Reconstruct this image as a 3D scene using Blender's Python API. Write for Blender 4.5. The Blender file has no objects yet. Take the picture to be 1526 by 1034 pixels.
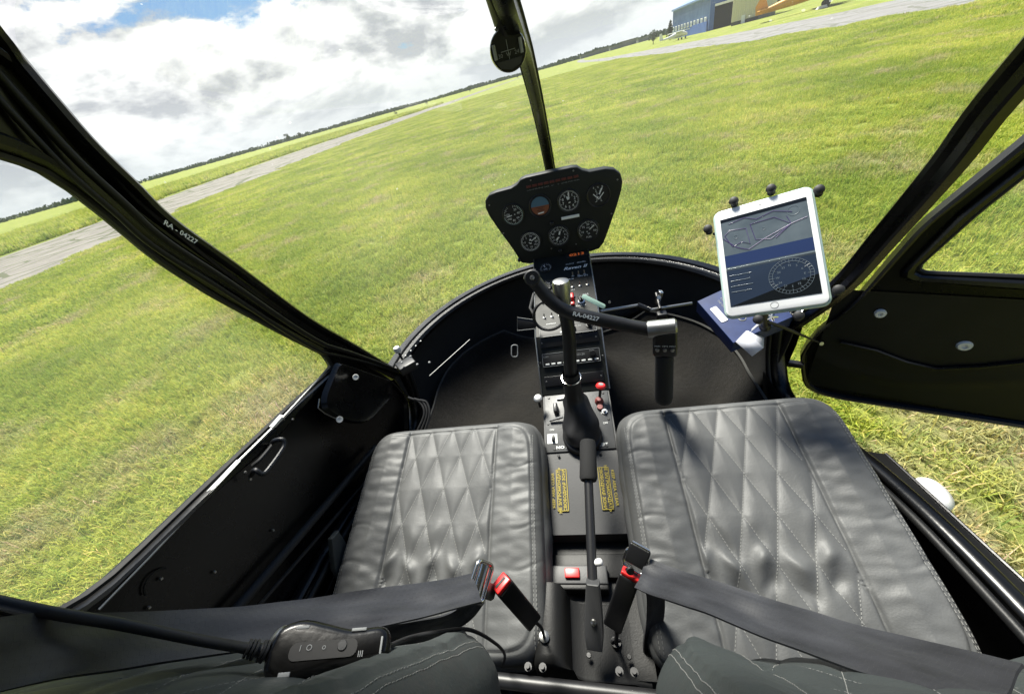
import bpy, bmesh, math, random
import numpy as np
from mathutils import Vector, Matrix, noise as mnoise
random.seed(7); rng = np.random.default_rng(7)
R = math.radians
V = Vector
sc = bpy.context.scene
COL = sc.collection

# ------------------------------------------------------------------ camera
CAMPOS = V((.05, 0, 1.75))
IR = V((.9718, .0831, -.2206)); IU = V((.1253, .6104, .7821)); IF = V((-.1997, .7877, -.5828))
IF.normalize(); IR = (IR - IF*IR.dot(IF)).normalized(); IU = IR.cross(IF)
FPX = 540.0
def pt(px, py, x=None, y=None, z=None, d=None):
    """measured photo position -> world point on the plane x=, y=, z= or at depth d"""
    r = IR*(px-763) + IU*(517-py) + IF*FPX
    if x is not None: t = (x-CAMPOS.x)/r.x
    elif y is not None: t = (y-CAMPOS.y)/r.y
    elif z is not None: t = (z-CAMPOS.z)/r.z
    else: t = d/FPX
    return CAMPOS + r*t
cam_d = bpy.data.cameras.new('camera'); cam = bpy.data.objects.new('camera', cam_d); COL.objects.link(cam)
cam_d.sensor_width = 36; cam_d.lens = 36*FPX/1526
cam_d.clip_start = .01; cam_d.clip_end = 6000
cam.matrix_world = Matrix(((IR.x, IU.x, -IF.x, CAMPOS.x), (IR.y, IU.y, -IF.y, CAMPOS.y), (IR.z, IU.z, -IF.z, CAMPOS.z), (0, 0, 0, 1)))
sc.camera = cam

# ------------------------------------------------------------------ materials
def mat(name, col, rough=.5, metal=0, spec=.5, bump=None, var=None, coat=0, emit=None, sheen=0):
    m = bpy.data.materials.new(name); m.use_nodes = True
    nt = m.node_tree; b = nt.nodes['Principled BSDF']
    b.inputs['Base Color'].default_value = (*col, 1); b.inputs['Roughness'].default_value = rough
    b.inputs['Metallic'].default_value = metal; b.inputs['Specular IOR Level'].default_value = spec
    b.inputs['Coat Weight'].default_value = coat
    if sheen: b.inputs['Sheen Weight'].default_value = sheen
    if emit: b.inputs['Emission Color'].default_value = (*emit[0], 1); b.inputs['Emission Strength'].default_value = emit[1]
    tc = nt.nodes.new('ShaderNodeTexCoord')
    if bump:                                    # list of (scale, strength, distance)
        prev = None
        for s, st, di in bump:
            n = nt.nodes.new('ShaderNodeTexNoise'); n.inputs['Scale'].default_value = s; n.inputs['Detail'].default_value = 4
            nt.links.new(tc.outputs['Object'], n.inputs['Vector'])
            bp = nt.nodes.new('ShaderNodeBump'); bp.inputs['Strength'].default_value = st; bp.inputs['Distance'].default_value = di
            nt.links.new(n.outputs['Fac'], bp.inputs['Height'])
            if prev: nt.links.new(prev.outputs['Normal'], bp.inputs['Normal'])
            prev = bp
        nt.links.new(prev.outputs['Normal'], b.inputs['Normal'])
    if var:                                     # (scale, colour2, lo, hi)  colour + roughness variation
        s, c2, lo, hi = var
        n = nt.nodes.new('ShaderNodeTexNoise'); n.inputs['Scale'].default_value = s; n.inputs['Detail'].default_value = 6
        nt.links.new(tc.outputs['Object'], n.inputs['Vector'])
        rp = nt.nodes.new('ShaderNodeValToRGB'); rp.color_ramp.elements[0].position = lo; rp.color_ramp.elements[1].position = hi
        rp.color_ramp.elements[0].color = (*col, 1); rp.color_ramp.elements[1].color = (*c2, 1)
        nt.links.new(n.outputs['Fac'], rp.inputs['Fac']); nt.links.new(rp.outputs['Color'], b.inputs['Base Color'])
        mr = nt.nodes.new('ShaderNodeMapRange'); mr.inputs['To Min'].default_value = rough*.85; mr.inputs['To Max'].default_value = min(1, rough*1.2)
        nt.links.new(n.outputs['Fac'], mr.inputs['Value']); nt.links.new(mr.outputs['Result'], b.inputs['Roughness'])
    return m
M = {}
M['paint'] = mat('black_gloss_paint', (.0022, .0022, .0025), .27, spec=.38, bump=[(90, .12, .002)], var=(14, (.0042, .0042, .004), .35, .7))
M['trim'] = mat('black_textured_trim', (.006, .006, .006), .48, bump=[(350, .25, .0012)], var=(9, (.010, .010, .0095), .35, .7), spec=.3)
M['panel'] = mat('dark_instrument_panel', (.007, .009, .008), .55, spec=.35, bump=[(400, .2, .0008)], var=(12, (.010, .0125, .011), .3, .75))
M['plate'] = mat('grey_tunnel_plate', (.035, .036, .037), .5, bump=[(300, .2, .001)], var=(10, (.05, .05, .052), .3, .75))
M['faded'] = mat('faded_red_plastic', (.22, .05, .045), .5)
M['platectl'] = mat('worn_control_plate', (.055, .057, .059), .45, bump=[(200, .2, .001)], var=(25, (.035, .036, .038), .35, .7))  # control plate, paler grey than the tunnel plate with random darker mottling
M['carpet'] = mat('charcoal_carpet', (.007, .0065, .006), .95, spec=.15, bump=[(700, .9, .004), (60, .4, .006)], var=(7, (.017, .0155, .013), .3, .7), sheen=.08)
M['edging'] = mat('grey_carpet_binding', (.06, .06, .056), .9, bump=[(500, .5, .002)])
M['vinyl'] = mat('nose_wall_vinyl', (.008, .008, .0075), .62, bump=[(240, .4, .0015), (9, .25, .02)], var=(5, (.014, .014, .013), .35, .7))
M['leather'] = mat('grey_leather', (.076, .078, .078), .52, bump=[(320, .35, .001), (60, .12, .002), (16, .2, .005), (6, .2, .012)], var=(6, (.100, .102, .101), .3, .75))
M['leather2'] = mat('dark_green_grey_leather', (.034, .040, .040), .5, bump=[(260, .3, .0012), (16, .3, .007)], var=(6, (.038, .046, .045), .3, .75))
M['thread'] = mat('pale_stitching_thread', (.23, .23, .22), .8)
M['belt'] = mat('black_webbing', (.028, .029, .034), .42, sheen=.05)
nt = M['belt'].node_tree; tcx = nt.nodes.new('ShaderNodeAttribute'); tcx.attribute_name = 'strap'
mpp = nt.nodes.new('ShaderNodeMapping'); mpp.inputs['Scale'].default_value = (240, 9, 1); mpp.inputs['Rotation'].default_value = (0, 0, 0); nt.links.new(tcx.outputs['Vector'], mpp.inputs['Vector'])
w = nt.nodes.new('ShaderNodeTexChecker'); w.inputs['Scale'].default_value = 1; nt.links.new(mpp.outputs[0], w.inputs['Vector'])
mp2 = nt.nodes.new('ShaderNodeMapping'); mp2.inputs['Scale'].default_value = (9, 2.2, 1); nt.links.new(tcx.outputs['Vector'], mp2.inputs['Vector'])
nb = nt.nodes.new('ShaderNodeTexNoise'); nb.inputs['Scale'].default_value = 1.6; nb.inputs['Detail'].default_value = 5; nt.links.new(mp2.outputs[0], nb.inputs['Vector'])
rb = nt.nodes.new('ShaderNodeValToRGB'); rb.color_ramp.elements[0].position = .3; rb.color_ramp.elements[1].position = .75; rb.color_ramp.elements[0].color = (.012, .0125, .015, 1); rb.color_ramp.elements[1].color = (.030, .031, .036, 1)
nt.links.new(nb.outputs['Fac'], rb.inputs['Fac']); nt.links.new(rb.outputs[0], nt.nodes['Principled BSDF'].inputs['Base Color'])
bp = nt.nodes.new('ShaderNodeBump'); bp.inputs['Strength'].default_value = .6; bp.inputs['Distance'].default_value = .0016
nt.links.new(w.outputs['Fac'], bp.inputs['Height']); nt.links.new(bp.outputs['Normal'], nt.nodes['Principled BSDF'].inputs['Normal'])
M['chrome'] = mat('chrome_metal', (.7, .68, .64), .22, metal=1)
M['steel'] = mat('brushed_aluminium', (.34, .34, .33), .38, metal=1, bump=[(200, .15, .0008)])
M['blackmetal'] = mat('black_satin_metal', (.012, .012, .013), .42, bump=[(120, .1, .001)])
M['plastic'] = mat('black_plastic', (.010, .010, .011), .35, bump=[(300, .2, .0006)])
M['foam'] = mat('black_foam_grip', (.014, .014, .014), .85, bump=[(500, .5, .002)])
M['rubber'] = mat('black_rubber', (.013, .013, .014), .6, bump=[(90, .2, .001)])
M['red'] = mat('red_plastic', (.62, .02, .02), .35)
M['white'] = mat('white_plastic', (.78, .78, .76), .3)
M['marking'] = mat('white_marking', (.80, .82, .80), .6)
M['dimmark'] = mat('faded_white_marking', (.25, .26, .26), .6)
M['yellow'] = mat('yellow_marking', (.34, .27, .03), .6)
M['orange'] = mat('orange_display_digits', (.5, .1, .02), .5, emit=((1, .22, .05), .07))
M['amber'] = mat('dull_red_annunciator', (.10, .02, .015), .5)
M['dial'] = mat('black_dial_face', (.008, .008, .008), .55)
M['sky'] = mat('blue_horizon_ball', (.07, .15, .22), .5)
M['earth'] = mat('brown_horizon_ball', (.22, .07, .03), .5)
M['bluebox'] = mat('printed_blue_cardboard', (.006, .021, .095), .45, var=(30, (.008, .027, .12), .4, .6))
M['card'] = mat('white_card', (.55, .56, .62), .6, bump=[(20, .15, .003)])
M['tag'] = mat('pale_green_key_tag', (.42, .62, .52), .5)
M['tabwhite'] = mat('white_tablet_bezel', (.85, .86, .86), .25, emit=((1, 1, 1), 0))
M['clear'] = mat('pale_clear_case', (.45, .58, .55), .25)
M['screen'] = mat('dim_map_screen', (.085, .105, .115), .10, spec=.6, emit=((.30, .36, .40), .05), var=(26, (.045, .06, .07), .35, .7))
M['screenblue'] = mat('blue_screen_band', (.016, .026, .07), .12, emit=((.10, .18, .5), .03))
M['screendark'] = mat('dark_screen_panel', (.018, .027, .045), .12, emit=((.12, .18, .32), .02))
M['screenblack'] = mat('black_screen_foot', (.008, .01, .012), .12)
M['ink'] = mat('purple_map_line', (.05, .03, .12), .3, emit=((.12, .06, .25), .05))
M['inkpale'] = mat('pale_screen_line', (.07, .09, .105), .3, emit=((.5, .6, .65), .06))
M['liner'] = mat('dark_headliner', (.03, .03, .03), .8, bump=[(200, .4, .002)])

def glassmat(name, dust_glare, dust_glare_scale):
    m = bpy.data.materials.new(name); m.use_nodes = True; nt = m.node_tree; nt.nodes.clear()
    N = nt.nodes.new; L = nt.links.new
    out = N('ShaderNodeOutputMaterial'); tr = N('ShaderNodeBsdfTransparent'); tr.inputs[0].default_value = (.95, .97, .96, 1)
    gl = N('ShaderNodeBsdfGlossy'); gl.inputs['Roughness'].default_value = .02
    fr = N('ShaderNodeFresnel'); fr.inputs['IOR'].default_value = 1.22
    mn = N('ShaderNodeMath'); mn.operation = 'MINIMUM'; mn.inputs[1].default_value = .10; L(fr.outputs[0], mn.inputs[0]); mx = N('ShaderNodeMixShader'); L(mn.outputs[0], mx.inputs[0]); L(tr.outputs[0], mx.inputs[1]); L(gl.outputs[0], mx.inputs[2])
    df = N('ShaderNodeBsdfDiffuse'); df.inputs[0].default_value = (.8, .82, .78, 1)
    tl = N('ShaderNodeBsdfTranslucent'); tl.inputs[0].default_value = (.8, .82, .78, 1)
    ad = N('ShaderNodeMixShader'); ad.inputs[0].default_value = .6; L(df.outputs[0], ad.inputs[1]); L(tl.outputs[0], ad.inputs[2])
    tc = N('ShaderNodeTexCoord'); n = N('ShaderNodeTexNoise'); n.inputs['Scale'].default_value = dust_glare_scale; n.inputs['Detail'].default_value = 8
    L(tc.outputs['Object'], n.inputs['Vector'])
    mr = N('ShaderNodeMapRange'); mr.inputs['From Min'].default_value = .48; mr.inputs['From Max'].default_value = .8; mr.inputs['To Min'].default_value = dust_glare*.55; mr.inputs['To Max'].default_value = dust_glare  # even pale floor is painted veiling glare; noise above it is dust
    L(n.outputs['Fac'], mr.inputs['Value'])
    vo = N('ShaderNodeTexVoronoi'); vo.inputs['Scale'].default_value = 26; L(tc.outputs['Object'], vo.inputs['Vector'])
    n5 = N('ShaderNodeTexNoise'); n5.inputs['Scale'].default_value = 5; L(tc.outputs['Object'], n5.inputs['Vector'])
    rd_ = N('ShaderNodeMath'); rd_.operation = 'MULTIPLY_ADD'; rd_.inputs[1].default_value = .22; rd_.inputs[2].default_value = -.075; L(n5.outputs['Fac'], rd_.inputs[0])
    lt_ = N('ShaderNodeMath'); lt_.operation = 'LESS_THAN'; L(vo.outputs['Distance'], lt_.inputs[0]); L(rd_.outputs[0], lt_.inputs[1])
    sc2 = N('ShaderNodeMath'); sc2.operation = 'MULTIPLY_ADD'; sc2.inputs[1].default_value = .28; L(lt_.outputs[0], sc2.inputs[0]); L(mr.outputs[0], sc2.inputs[2])
    m2 = N('ShaderNodeMixShader'); L(sc2.outputs[0], m2.inputs[0]); L(mx.outputs[0], m2.inputs[1]); L(ad.outputs[0], m2.inputs[2])
    L(m2.outputs[0], out.inputs[0]); return m
M['glass'] = glassmat('windshield_acrylic', .085, 1.3)
M['dust_glare'] = glassmat('side_window_acrylic', .17, 2.2)

# ------------------------------------------------------------------ mesh helpers
SPLIT = set('painted_ledge_glint pull_handle adjustment_knob panel_screw toggle_switch switch_cluster guarded_switch door_screw sill_screw hatch_knob pedal_bar pedal_bracket hinge strut door_post blanking_plate sill_latch console_edge_trim mixture_guard wheel clamp_star_knob wire_bundle seat_hinge_tube'.split())
class MB:
    def __init__(s): s.v = []; s.f = []; s.mi = []; s.mats = []; s.cur = 0; s.at = []
    def m(s, name):
        mm = M[name]
        if mm not in s.mats: s.mats.append(mm)
        s.cur = s.mats.index(mm); return s
    def add(s, vs, fs):
        o = len(s.v); s.v += [tuple(a) for a in vs]; s.f += [tuple(i+o for i in f) for f in fs]; s.mi += [s.cur]*len(fs); return s
    def box(s, c, size, rot=None, bev=.0):
        hx, hy, hz = size[0]/2, size[1]/2, size[2]/2
        rot = rot or Matrix.Identity(3); c = V(c)
        b = min(bev, hx*.9, hy*.9, hz*.9)
        if b <= 0:
            vs = [V((x, y, z)) for x in (-hx, hx) for y in (-hy, hy) for z in (-hz, hz)]
            fs = [(0, 1, 3, 2), (4, 6, 7, 5), (0, 4, 5, 1), (2, 3, 7, 6), (0, 2, 6, 4), (1, 5, 7, 3)]
            return s.add([c+rot@a for a in vs], fs)
        bm = bmesh.new(); bmesh.ops.create_cube(bm, size=1)
        for q in bm.verts: q.co = V((q.co.x*hx*2, q.co.y*hy*2, q.co.z*hz*2))
        bmesh.ops.bevel(bm, geom=bm.edges[:]+bm.verts[:], offset=b, segments=3, profile=.5, affect='EDGES')
        bm.verts.index_update()
        s.add([c+rot@q.co for q in bm.verts], [[q.index for q in f.verts] for f in bm.faces]); bm.free(); return s
    def tube(s, pts, r, n=12, cap=True, flat=1.0, up=None, close=False):
        pts = [V(p) for p in pts]; k = len(pts); rs = r if isinstance(r, (list, tuple)) else [r]*k
        vs = []; u = None
        for i, p in enumerate(pts):
            a = pts[(i-1) % k] if (close or i) else pts[0]; b = pts[(i+1) % k] if (close or i < k-1) else pts[-1]
            t = (b-a).normalized()
            if up is not None: u = (V(up)-t*V(up).dot(t)).normalized()
            elif u is None: u = t.orthogonal().normalized()
            else: u = (u-t*u.dot(t)).normalized()
            w = t.cross(u)
            for j in range(n):
                q = 2*math.pi*j/n; vs.append(p+u*(math.cos(q)*rs[i]*flat)+w*(math.sin(q)*rs[i]))
        fs = []
        for i in range(k if close else k-1):
            for j in range(n):
                a = i*n+j; b = i*n+(j+1) % n; i2 = (i+1) % k
                fs.append((a, b, i2*n+(j+1) % n, i2*n+j))
        if cap and not close: fs += [tuple(range(n))[::-1], tuple((k-1)*n+j for j in range(n))]
        return s.add(vs, fs)
    def lathe(s, c, axis, prof, n=24):                 # prof: (distance along axis, radius)
        axis = V(axis).normalized(); u = axis.orthogonal().normalized(); w = axis.cross(u); vs = []
        for h, r in prof:
            for j in range(n): q = 2*math.pi*j/n; vs.append(V(c)+axis*h+(u*math.cos(q)+w*math.sin(q))*max(r, 1e-5))
        fs = [(i*n+j, i*n+(j+1) % n, (i+1)*n+(j+1) % n, (i+1)*n+j) for i in range(len(prof)-1) for j in range(n)]
        fs += [tuple(range(n))[::-1], tuple((len(prof)-1)*n+j for j in range(n))]
        return s.add(vs, fs)
    def prism(s, out, fr, t, bev=0, n=2):              # out: 2D outline, fr=(origin,u,v,nrm); extends from nrm*0 to nrm*t
        o, u, v, w = [V(a) for a in fr]; k = len(out); cx = sum(a[0] for a in out)/k; cy = sum(a[1] for a in out)/k
        rings = [(0, 0)]
        if bev: rings += [(0, t-bev)] + [(bev*(1-math.cos(a*math.pi/2/n)), t-bev+bev*math.sin(a*math.pi/2/n)) for a in range(1, n+1)]
        else: rings += [(0, t)]
        def inset(d):
            r = []
            for i in range(k):
                a = V((*out[i-1], 0)); b = V((*out[i], 0)); c2 = V((*out[(i+1) % k], 0))
                t2 = (c2-a); t2 = V((t2.y, -t2.x, 0)); 
                if t2.length: t2.normalize()
                if t2.dot(b-V((cx, cy, 0))) > 0: t2 = -t2
                q = b+t2*d; r.append((q.x, q.y))
            return r
        vs = []
        for d, h in rings:
            oo = inset(d) if d else out
            vs += [o+u*a+v*b+w*h for a, b in oo]
        fs = []
        for i in range(len(rings)-1):
            for j in range(k): fs.append((i*k+j, i*k+(j+1) % k, (i+1)*k+(j+1) % k, (i+1)*k+j))
        fs += [tuple(range(k))[::-1], tuple((len(rings)-1)*k+j for j in range(k))]
        return s.add(vs, fs)
    def ribbon(s, pts, sides, width, th=.0016, edge=True):  # flat strap; sides = width direction at each point
        vs = []; k = len(pts); m_ = 15; run = 0; s.at += [(0, 0, 0)]*(len(s.v)-len(s.at))
        for i, (p, sd) in enumerate(zip(pts, sides)):
            if i: run += (V(pts[i])-V(pts[i-1])).length
            s.at += [(run, j/(m_-1)-.5, 0) for j in range(m_)]+[(run, j/(m_-1)-.5, 0) for j in range(m_-1, -1, -1)]
            p = V(p); t = (V(pts[min(i+1, k-1)])-V(pts[max(i-1, 0)])).normalized(); sd = V(sd); sd = (sd-t*sd.dot(t)).normalized(); nn = t.cross(sd)
            wd = width[i] if isinstance(width, (list, tuple)) else width
            for j in range(m_):
                q = j/(m_-1)*2-1; e = th*.5*(1.7 if abs(q) > .86 else 1); wv = .0022*mnoise.noise(V((run*20, q*1.1, 4)))+.0010*math.sin(q*4+run*30)
                vs.append(p+sd*q*wd/2+nn*(e+wv))
            for j in range(m_-1, -1, -1):
                q = j/(m_-1)*2-1; e = th*.5*(1.7 if abs(q) > .86 else 1); wv = .0022*mnoise.noise(V((run*20, q*1.1, 4)))+.0010*math.sin(q*4+run*30)
                vs.append(p+sd*q*wd/2+nn*(-e+wv))
        n = 2*m_
        fs = [(i*n+j, i*n+(j+1) % n, (i+1)*n+(j+1) % n, (i+1)*n+j) for i in range(k-1) for j in range(n)]
        fs += [tuple(range(n))[::-1], tuple((k-1)*n+j for j in range(n))]
        return s.add(vs, fs)
    def grid(s, fn, nu, nv):
        vs = [fn(i/(nu-1), j/(nv-1)) for j in range(nv) for i in range(nu)]
        fs = [(j*nu+i, j*nu+i+1, (j+1)*nu+i+1, (j+1)*nu+i) for j in range(nv-1) for i in range(nu-1)]
        return s.add(vs, fs)
    def text(s, txt, size, fr, ax='CENTER', shear=0, bold=0, sx=1):
        c = bpy.data.curves.new('t', 'FONT'); c.body = txt; c.size = size; c.align_x = ax; c.align_y = 'CENTER'; c.shear = shear; c.offset = bold; c.resolution_u = 2
        o = bpy.data.objects.new('t', c); COL.objects.link(o); bpy.context.view_layer.update()
        me = bpy.data.meshes.new_from_object(o.evaluated_get(bpy.context.evaluated_depsgraph_get()))
        og, u, v, w = [V(a) for a in fr]
        s.add([og+u*(q.co.x*sx)+v*q.co.y for q in me.vertices], [tuple(p.vertices) for p in me.polygons])
        bpy.data.objects.remove(o); bpy.data.curves.remove(c); bpy.data.meshes.remove(me); return s
    def build(s, name, parent=None, angle=35, solid=0):
        if name in SPLIT:
            n = len(s.v); par = list(range(n))
            def find(a):
                while par[a] != a: par[a] = par[par[a]]; a = par[a]
                return a
            for f in s.f:
                for i in f[1:]:
                    a, b = find(f[0]), find(i)
                    if a != b: par[a] = b
            comp = {}
            for i in range(n): comp.setdefault(find(i), []).append(i)
            cl = []
            for idx in comp.values():
                P_ = [s.v[i] for i in idx]; lo = [min(p[k] for p in P_)-.0008 for k in range(3)]; hi = [max(p[k] for p in P_)+.0008 for k in range(3)]; cl.append([lo, hi, set(idx)])
            ch = True
            while ch:
                ch = False
                for i in range(len(cl)):
                    for j in range(i+1, len(cl)):
                        if all(cl[i][0][k] <= cl[j][1][k] and cl[j][0][k] <= cl[i][1][k] for k in range(3)):
                            cl[i] = [[min(a, b) for a, b in zip(cl[i][0], cl[j][0])], [max(a, b) for a, b in zip(cl[i][1], cl[j][1])], cl[i][2] | cl[j][2]]; del cl[j]; ch = True; break
                    if ch: break
            if len(cl) > 1:
                res = []
                for lo, hi, idx in cl:
                    q = MB(); order = sorted(idx); mp = {a: b for b, a in enumerate(order)}; q.v = [s.v[i] for i in order]; q.mats = s.mats
                    for f, m_ in zip(s.f, s.mi):
                        if f[0] in idx: q.f.append(tuple(mp[i] for i in f)); q.mi.append(m_)
                    res.append(q._build(name, parent, angle, solid))
                return res[0]
        return s._build(name, parent, angle, solid)
    def _build(s, name, parent=None, angle=35, solid=0):
        me = bpy.data.meshes.new(name); o = V((0, 0, 0))
        p = parent
        while p is not None: o = o+p.location; p = p.parent
        me.from_pydata([(a[0]-o.x, a[1]-o.y, a[2]-o.z) for a in s.v], [], s.f)
        for mm in s.mats: me.materials.append(mm)
        if s.at:
            s.at += [(0, 0, 0)]*(len(s.v)-len(s.at)); aa = me.attributes.new('strap', 'FLOAT_VECTOR', 'POINT'); aa.data.foreach_set('vector', [c for a in s.at for c in a])
        me.polygons.foreach_set('material_index', s.mi); me.polygons.foreach_set('use_smooth', [True]*len(s.f)); me.update()
        try: me.set_sharp_from_angle(angle=R(angle))
        except Exception: pass
        ob = bpy.data.objects.new(name, me); COL.objects.link(ob)
        if parent is not None: ob.parent = parent
        if solid:
            md = ob.modifiers.new('thickness', 'SOLIDIFY'); md.thickness = solid; md.offset = -1
        return ob
def mb(name): return MB().m(name)
def thing(name, label, cat, loc=(0, 0, 0), group=None):
    o = bpy.data.objects.new(name, None); COL.objects.link(o); o.location = loc; o.empty_display_size = .1
    o['label'] = label; o['category'] = cat
    if group: o['group'] = group
    return o
def tag(o, label, cat, group=None):
    o['label'] = label; o['category'] = cat
    if group: o['group'] = group
    return o
def struct(o): o['kind'] = 'structure'; return o
def spline(ctrl, n):                                 # Catmull-Rom
    c = [V(p) for p in ctrl]; c = [c[0]*2-c[1]]+c+[c[-1]*2-c[-2]]; out = []
    segs = len(c)-3
    for k in range(n):
        t = k/(n-1)*segs; i = min(int(t), segs-1); t -= i; a, b, d, e = c[i:i+4]
        out.append(.5*((2*b)+(-a+d)*t+(2*a-5*b+4*d-e)*t*t+(-a+3*b-3*d+e)*t**3))
    return out
def rrect(w, h, r, n=5):
    o = []
    for cx, cy, a0 in ((w/2-r, h/2-r, 0), (-w/2+r, h/2-r, 90), (-w/2+r, -h/2+r, 180), (w/2-r, -h/2+r, 270)):
        for k in range(n+1): a = R(a0+90*k/n); o.append((cx+r*math.cos(a), cy+r*math.sin(a)))
    return o
def rpoly(pts, r, n=5):                              # round the corners of a 3D polyline loop
    o = []; k = len(pts)
    for i in range(k):
        a, b, c = V(pts[i-1]), V(pts[i]), V(pts[(i+1) % k]); rr = r[i] if isinstance(r, (list, tuple)) else r
        p = b+(a-b).normalized()*min(rr, (a-b).length*.49); q = b+(c-b).normalized()*min(rr, (c-b).length*.49)
        for j in range(n+1): t = j/n; o.append(p*(1-t)**2+b*2*t*(1-t)+q*t*t)
    return o
# ================================================================== OUTDOORS
def ground_mat(name, kind):
    m = bpy.data.materials.new(name); m.use_nodes = True; nt = m.node_tree; b = nt.nodes['Principled BSDF']
    N = nt.nodes.new; L = nt.links.new
    ge = N('ShaderNodeNewGeometry'); b.inputs['Specular IOR Level'].default_value = .15
    def noise(s, d=5, ro=.55, vec=None):
        n = N('ShaderNodeTexNoise'); n.inputs['Scale'].default_value = s; n.inputs['Detail'].default_value = d; n.inputs['Roughness'].default_value = ro
        L(vec or ge.outputs['Position'], n.inputs['Vector']); return n.outputs['Fac']
    def ramp(f, *st):
        r = N('ShaderNodeValToRGB'); e = r.color_ramp.elements
        while len(e) < len(st): e.new(.5)
        for i, (p, c) in enumerate(st): e[i].position = p; e[i].color = (*c, 1)
        L(f, r.inputs['Fac']); return r.outputs['Color']
    def mix(f, a, c, mode='MIX'):
        x = N('ShaderNodeMix'); x.data_type = 'RGBA'; x.blend_type = mode
        if isinstance(f, float): x.inputs[0].default_value = f
        else: L(f, x.inputs[0])
        L(a, x.inputs[6]); L(c, x.inputs[7]); return x.outputs[2]
    g1 = ramp(noise(.35, 6, .6), (.36, (.29, .37, .055)), (.50, (.40, .46, .075)), (.64, (.54, .56, .125)))
    dry = ramp(noise(2.2, 4), (0, (.42, .36, .19)), (1, (.60, .52, .33)))
    f2 = N('ShaderNodeMapRange'); f2.inputs['From Min'].default_value = .52; f2.inputs['From Max'].default_value = .68; f2.inputs['To Max'].default_value = .85;
    dn = noise(.9, 7, .65)
    for cx0, cy0, rr0, am in ((1.9, 1.1, 1.6, .22), (-3.4, .9, 1.9, .08), (1.9, 3.6, 1.3, .10), (-2.2, 2.6, 1.2, .05)):
        dv = N('ShaderNodeVectorMath'); dv.operation = 'DISTANCE'; dv.inputs[1].default_value = (cx0, cy0, 0); L(ge.outputs['Position'], dv.inputs[0])
        mr_ = N('ShaderNodeMapRange'); mr_.inputs['From Min'].default_value = 0; mr_.inputs['From Max'].default_value = rr0; mr_.inputs['To Min'].default_value = am; mr_.inputs['To Max'].default_value = 0; L(dv.outputs['Value'], mr_.inputs['Value'])
        ad_ = N('ShaderNodeMath'); ad_.operation = 'ADD'; L(dn, ad_.inputs[0]); L(mr_.outputs[0], ad_.inputs[1]); dn = ad_.outputs[0]
    L(dn, f2.inputs['Value'])
    col = mix(f2.outputs[0], g1, dry)
    if kind == 'blade':
        oi = N('ShaderNodeAttribute'); oi.attribute_name = 'tint'
        v = ramp(oi.outputs['Fac'], (0, (.26, .50, .30)), (.45, (.9, .95, .9)), (.8, (1.25, 1.15, .9)), (1, (1.7, 1.25, 2.2)))
        col = mix(1.0, col, v, 'MULTIPLY')
        L(col, b.inputs['Base Color']); b.inputs['Roughness'].default_value = .55
        tl = N('ShaderNodeBsdfTranslucent'); L(col, tl.inputs[0]); mx = N('ShaderNodeMixShader'); mx.inputs[0].default_value = .4
        L(b.outputs[0], mx.inputs[1]); L(tl.outputs[0], mx.inputs[2]); L(mx.outputs[0], nt.nodes['Material Output'].inputs[0])
    elif kind == 'ground':
        fine = ramp(noise(9, 8, .75), (.3, (.25, .28, .25)), (.5, (.50, .52, .50)), (.68, (.78, .76, .72)))
        col = mix(1.0, col, fine, 'MULTIPLY')
        L(col, b.inputs['Base Color']); b.inputs['Roughness'].default_value = .9
        bp = N('ShaderNodeBump'); bp.inputs['Strength'].default_value = .8; bp.inputs['Distance'].default_value = .08
        L(noise(12, 8, .7), bp.inputs['Height']); L(bp.outputs[0], b.inputs['Normal'])
    return m
M['blade'] = ground_mat('grass_blades', 'blade'); M['ground'] = ground_mat('meadow_ground', 'ground')
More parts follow.
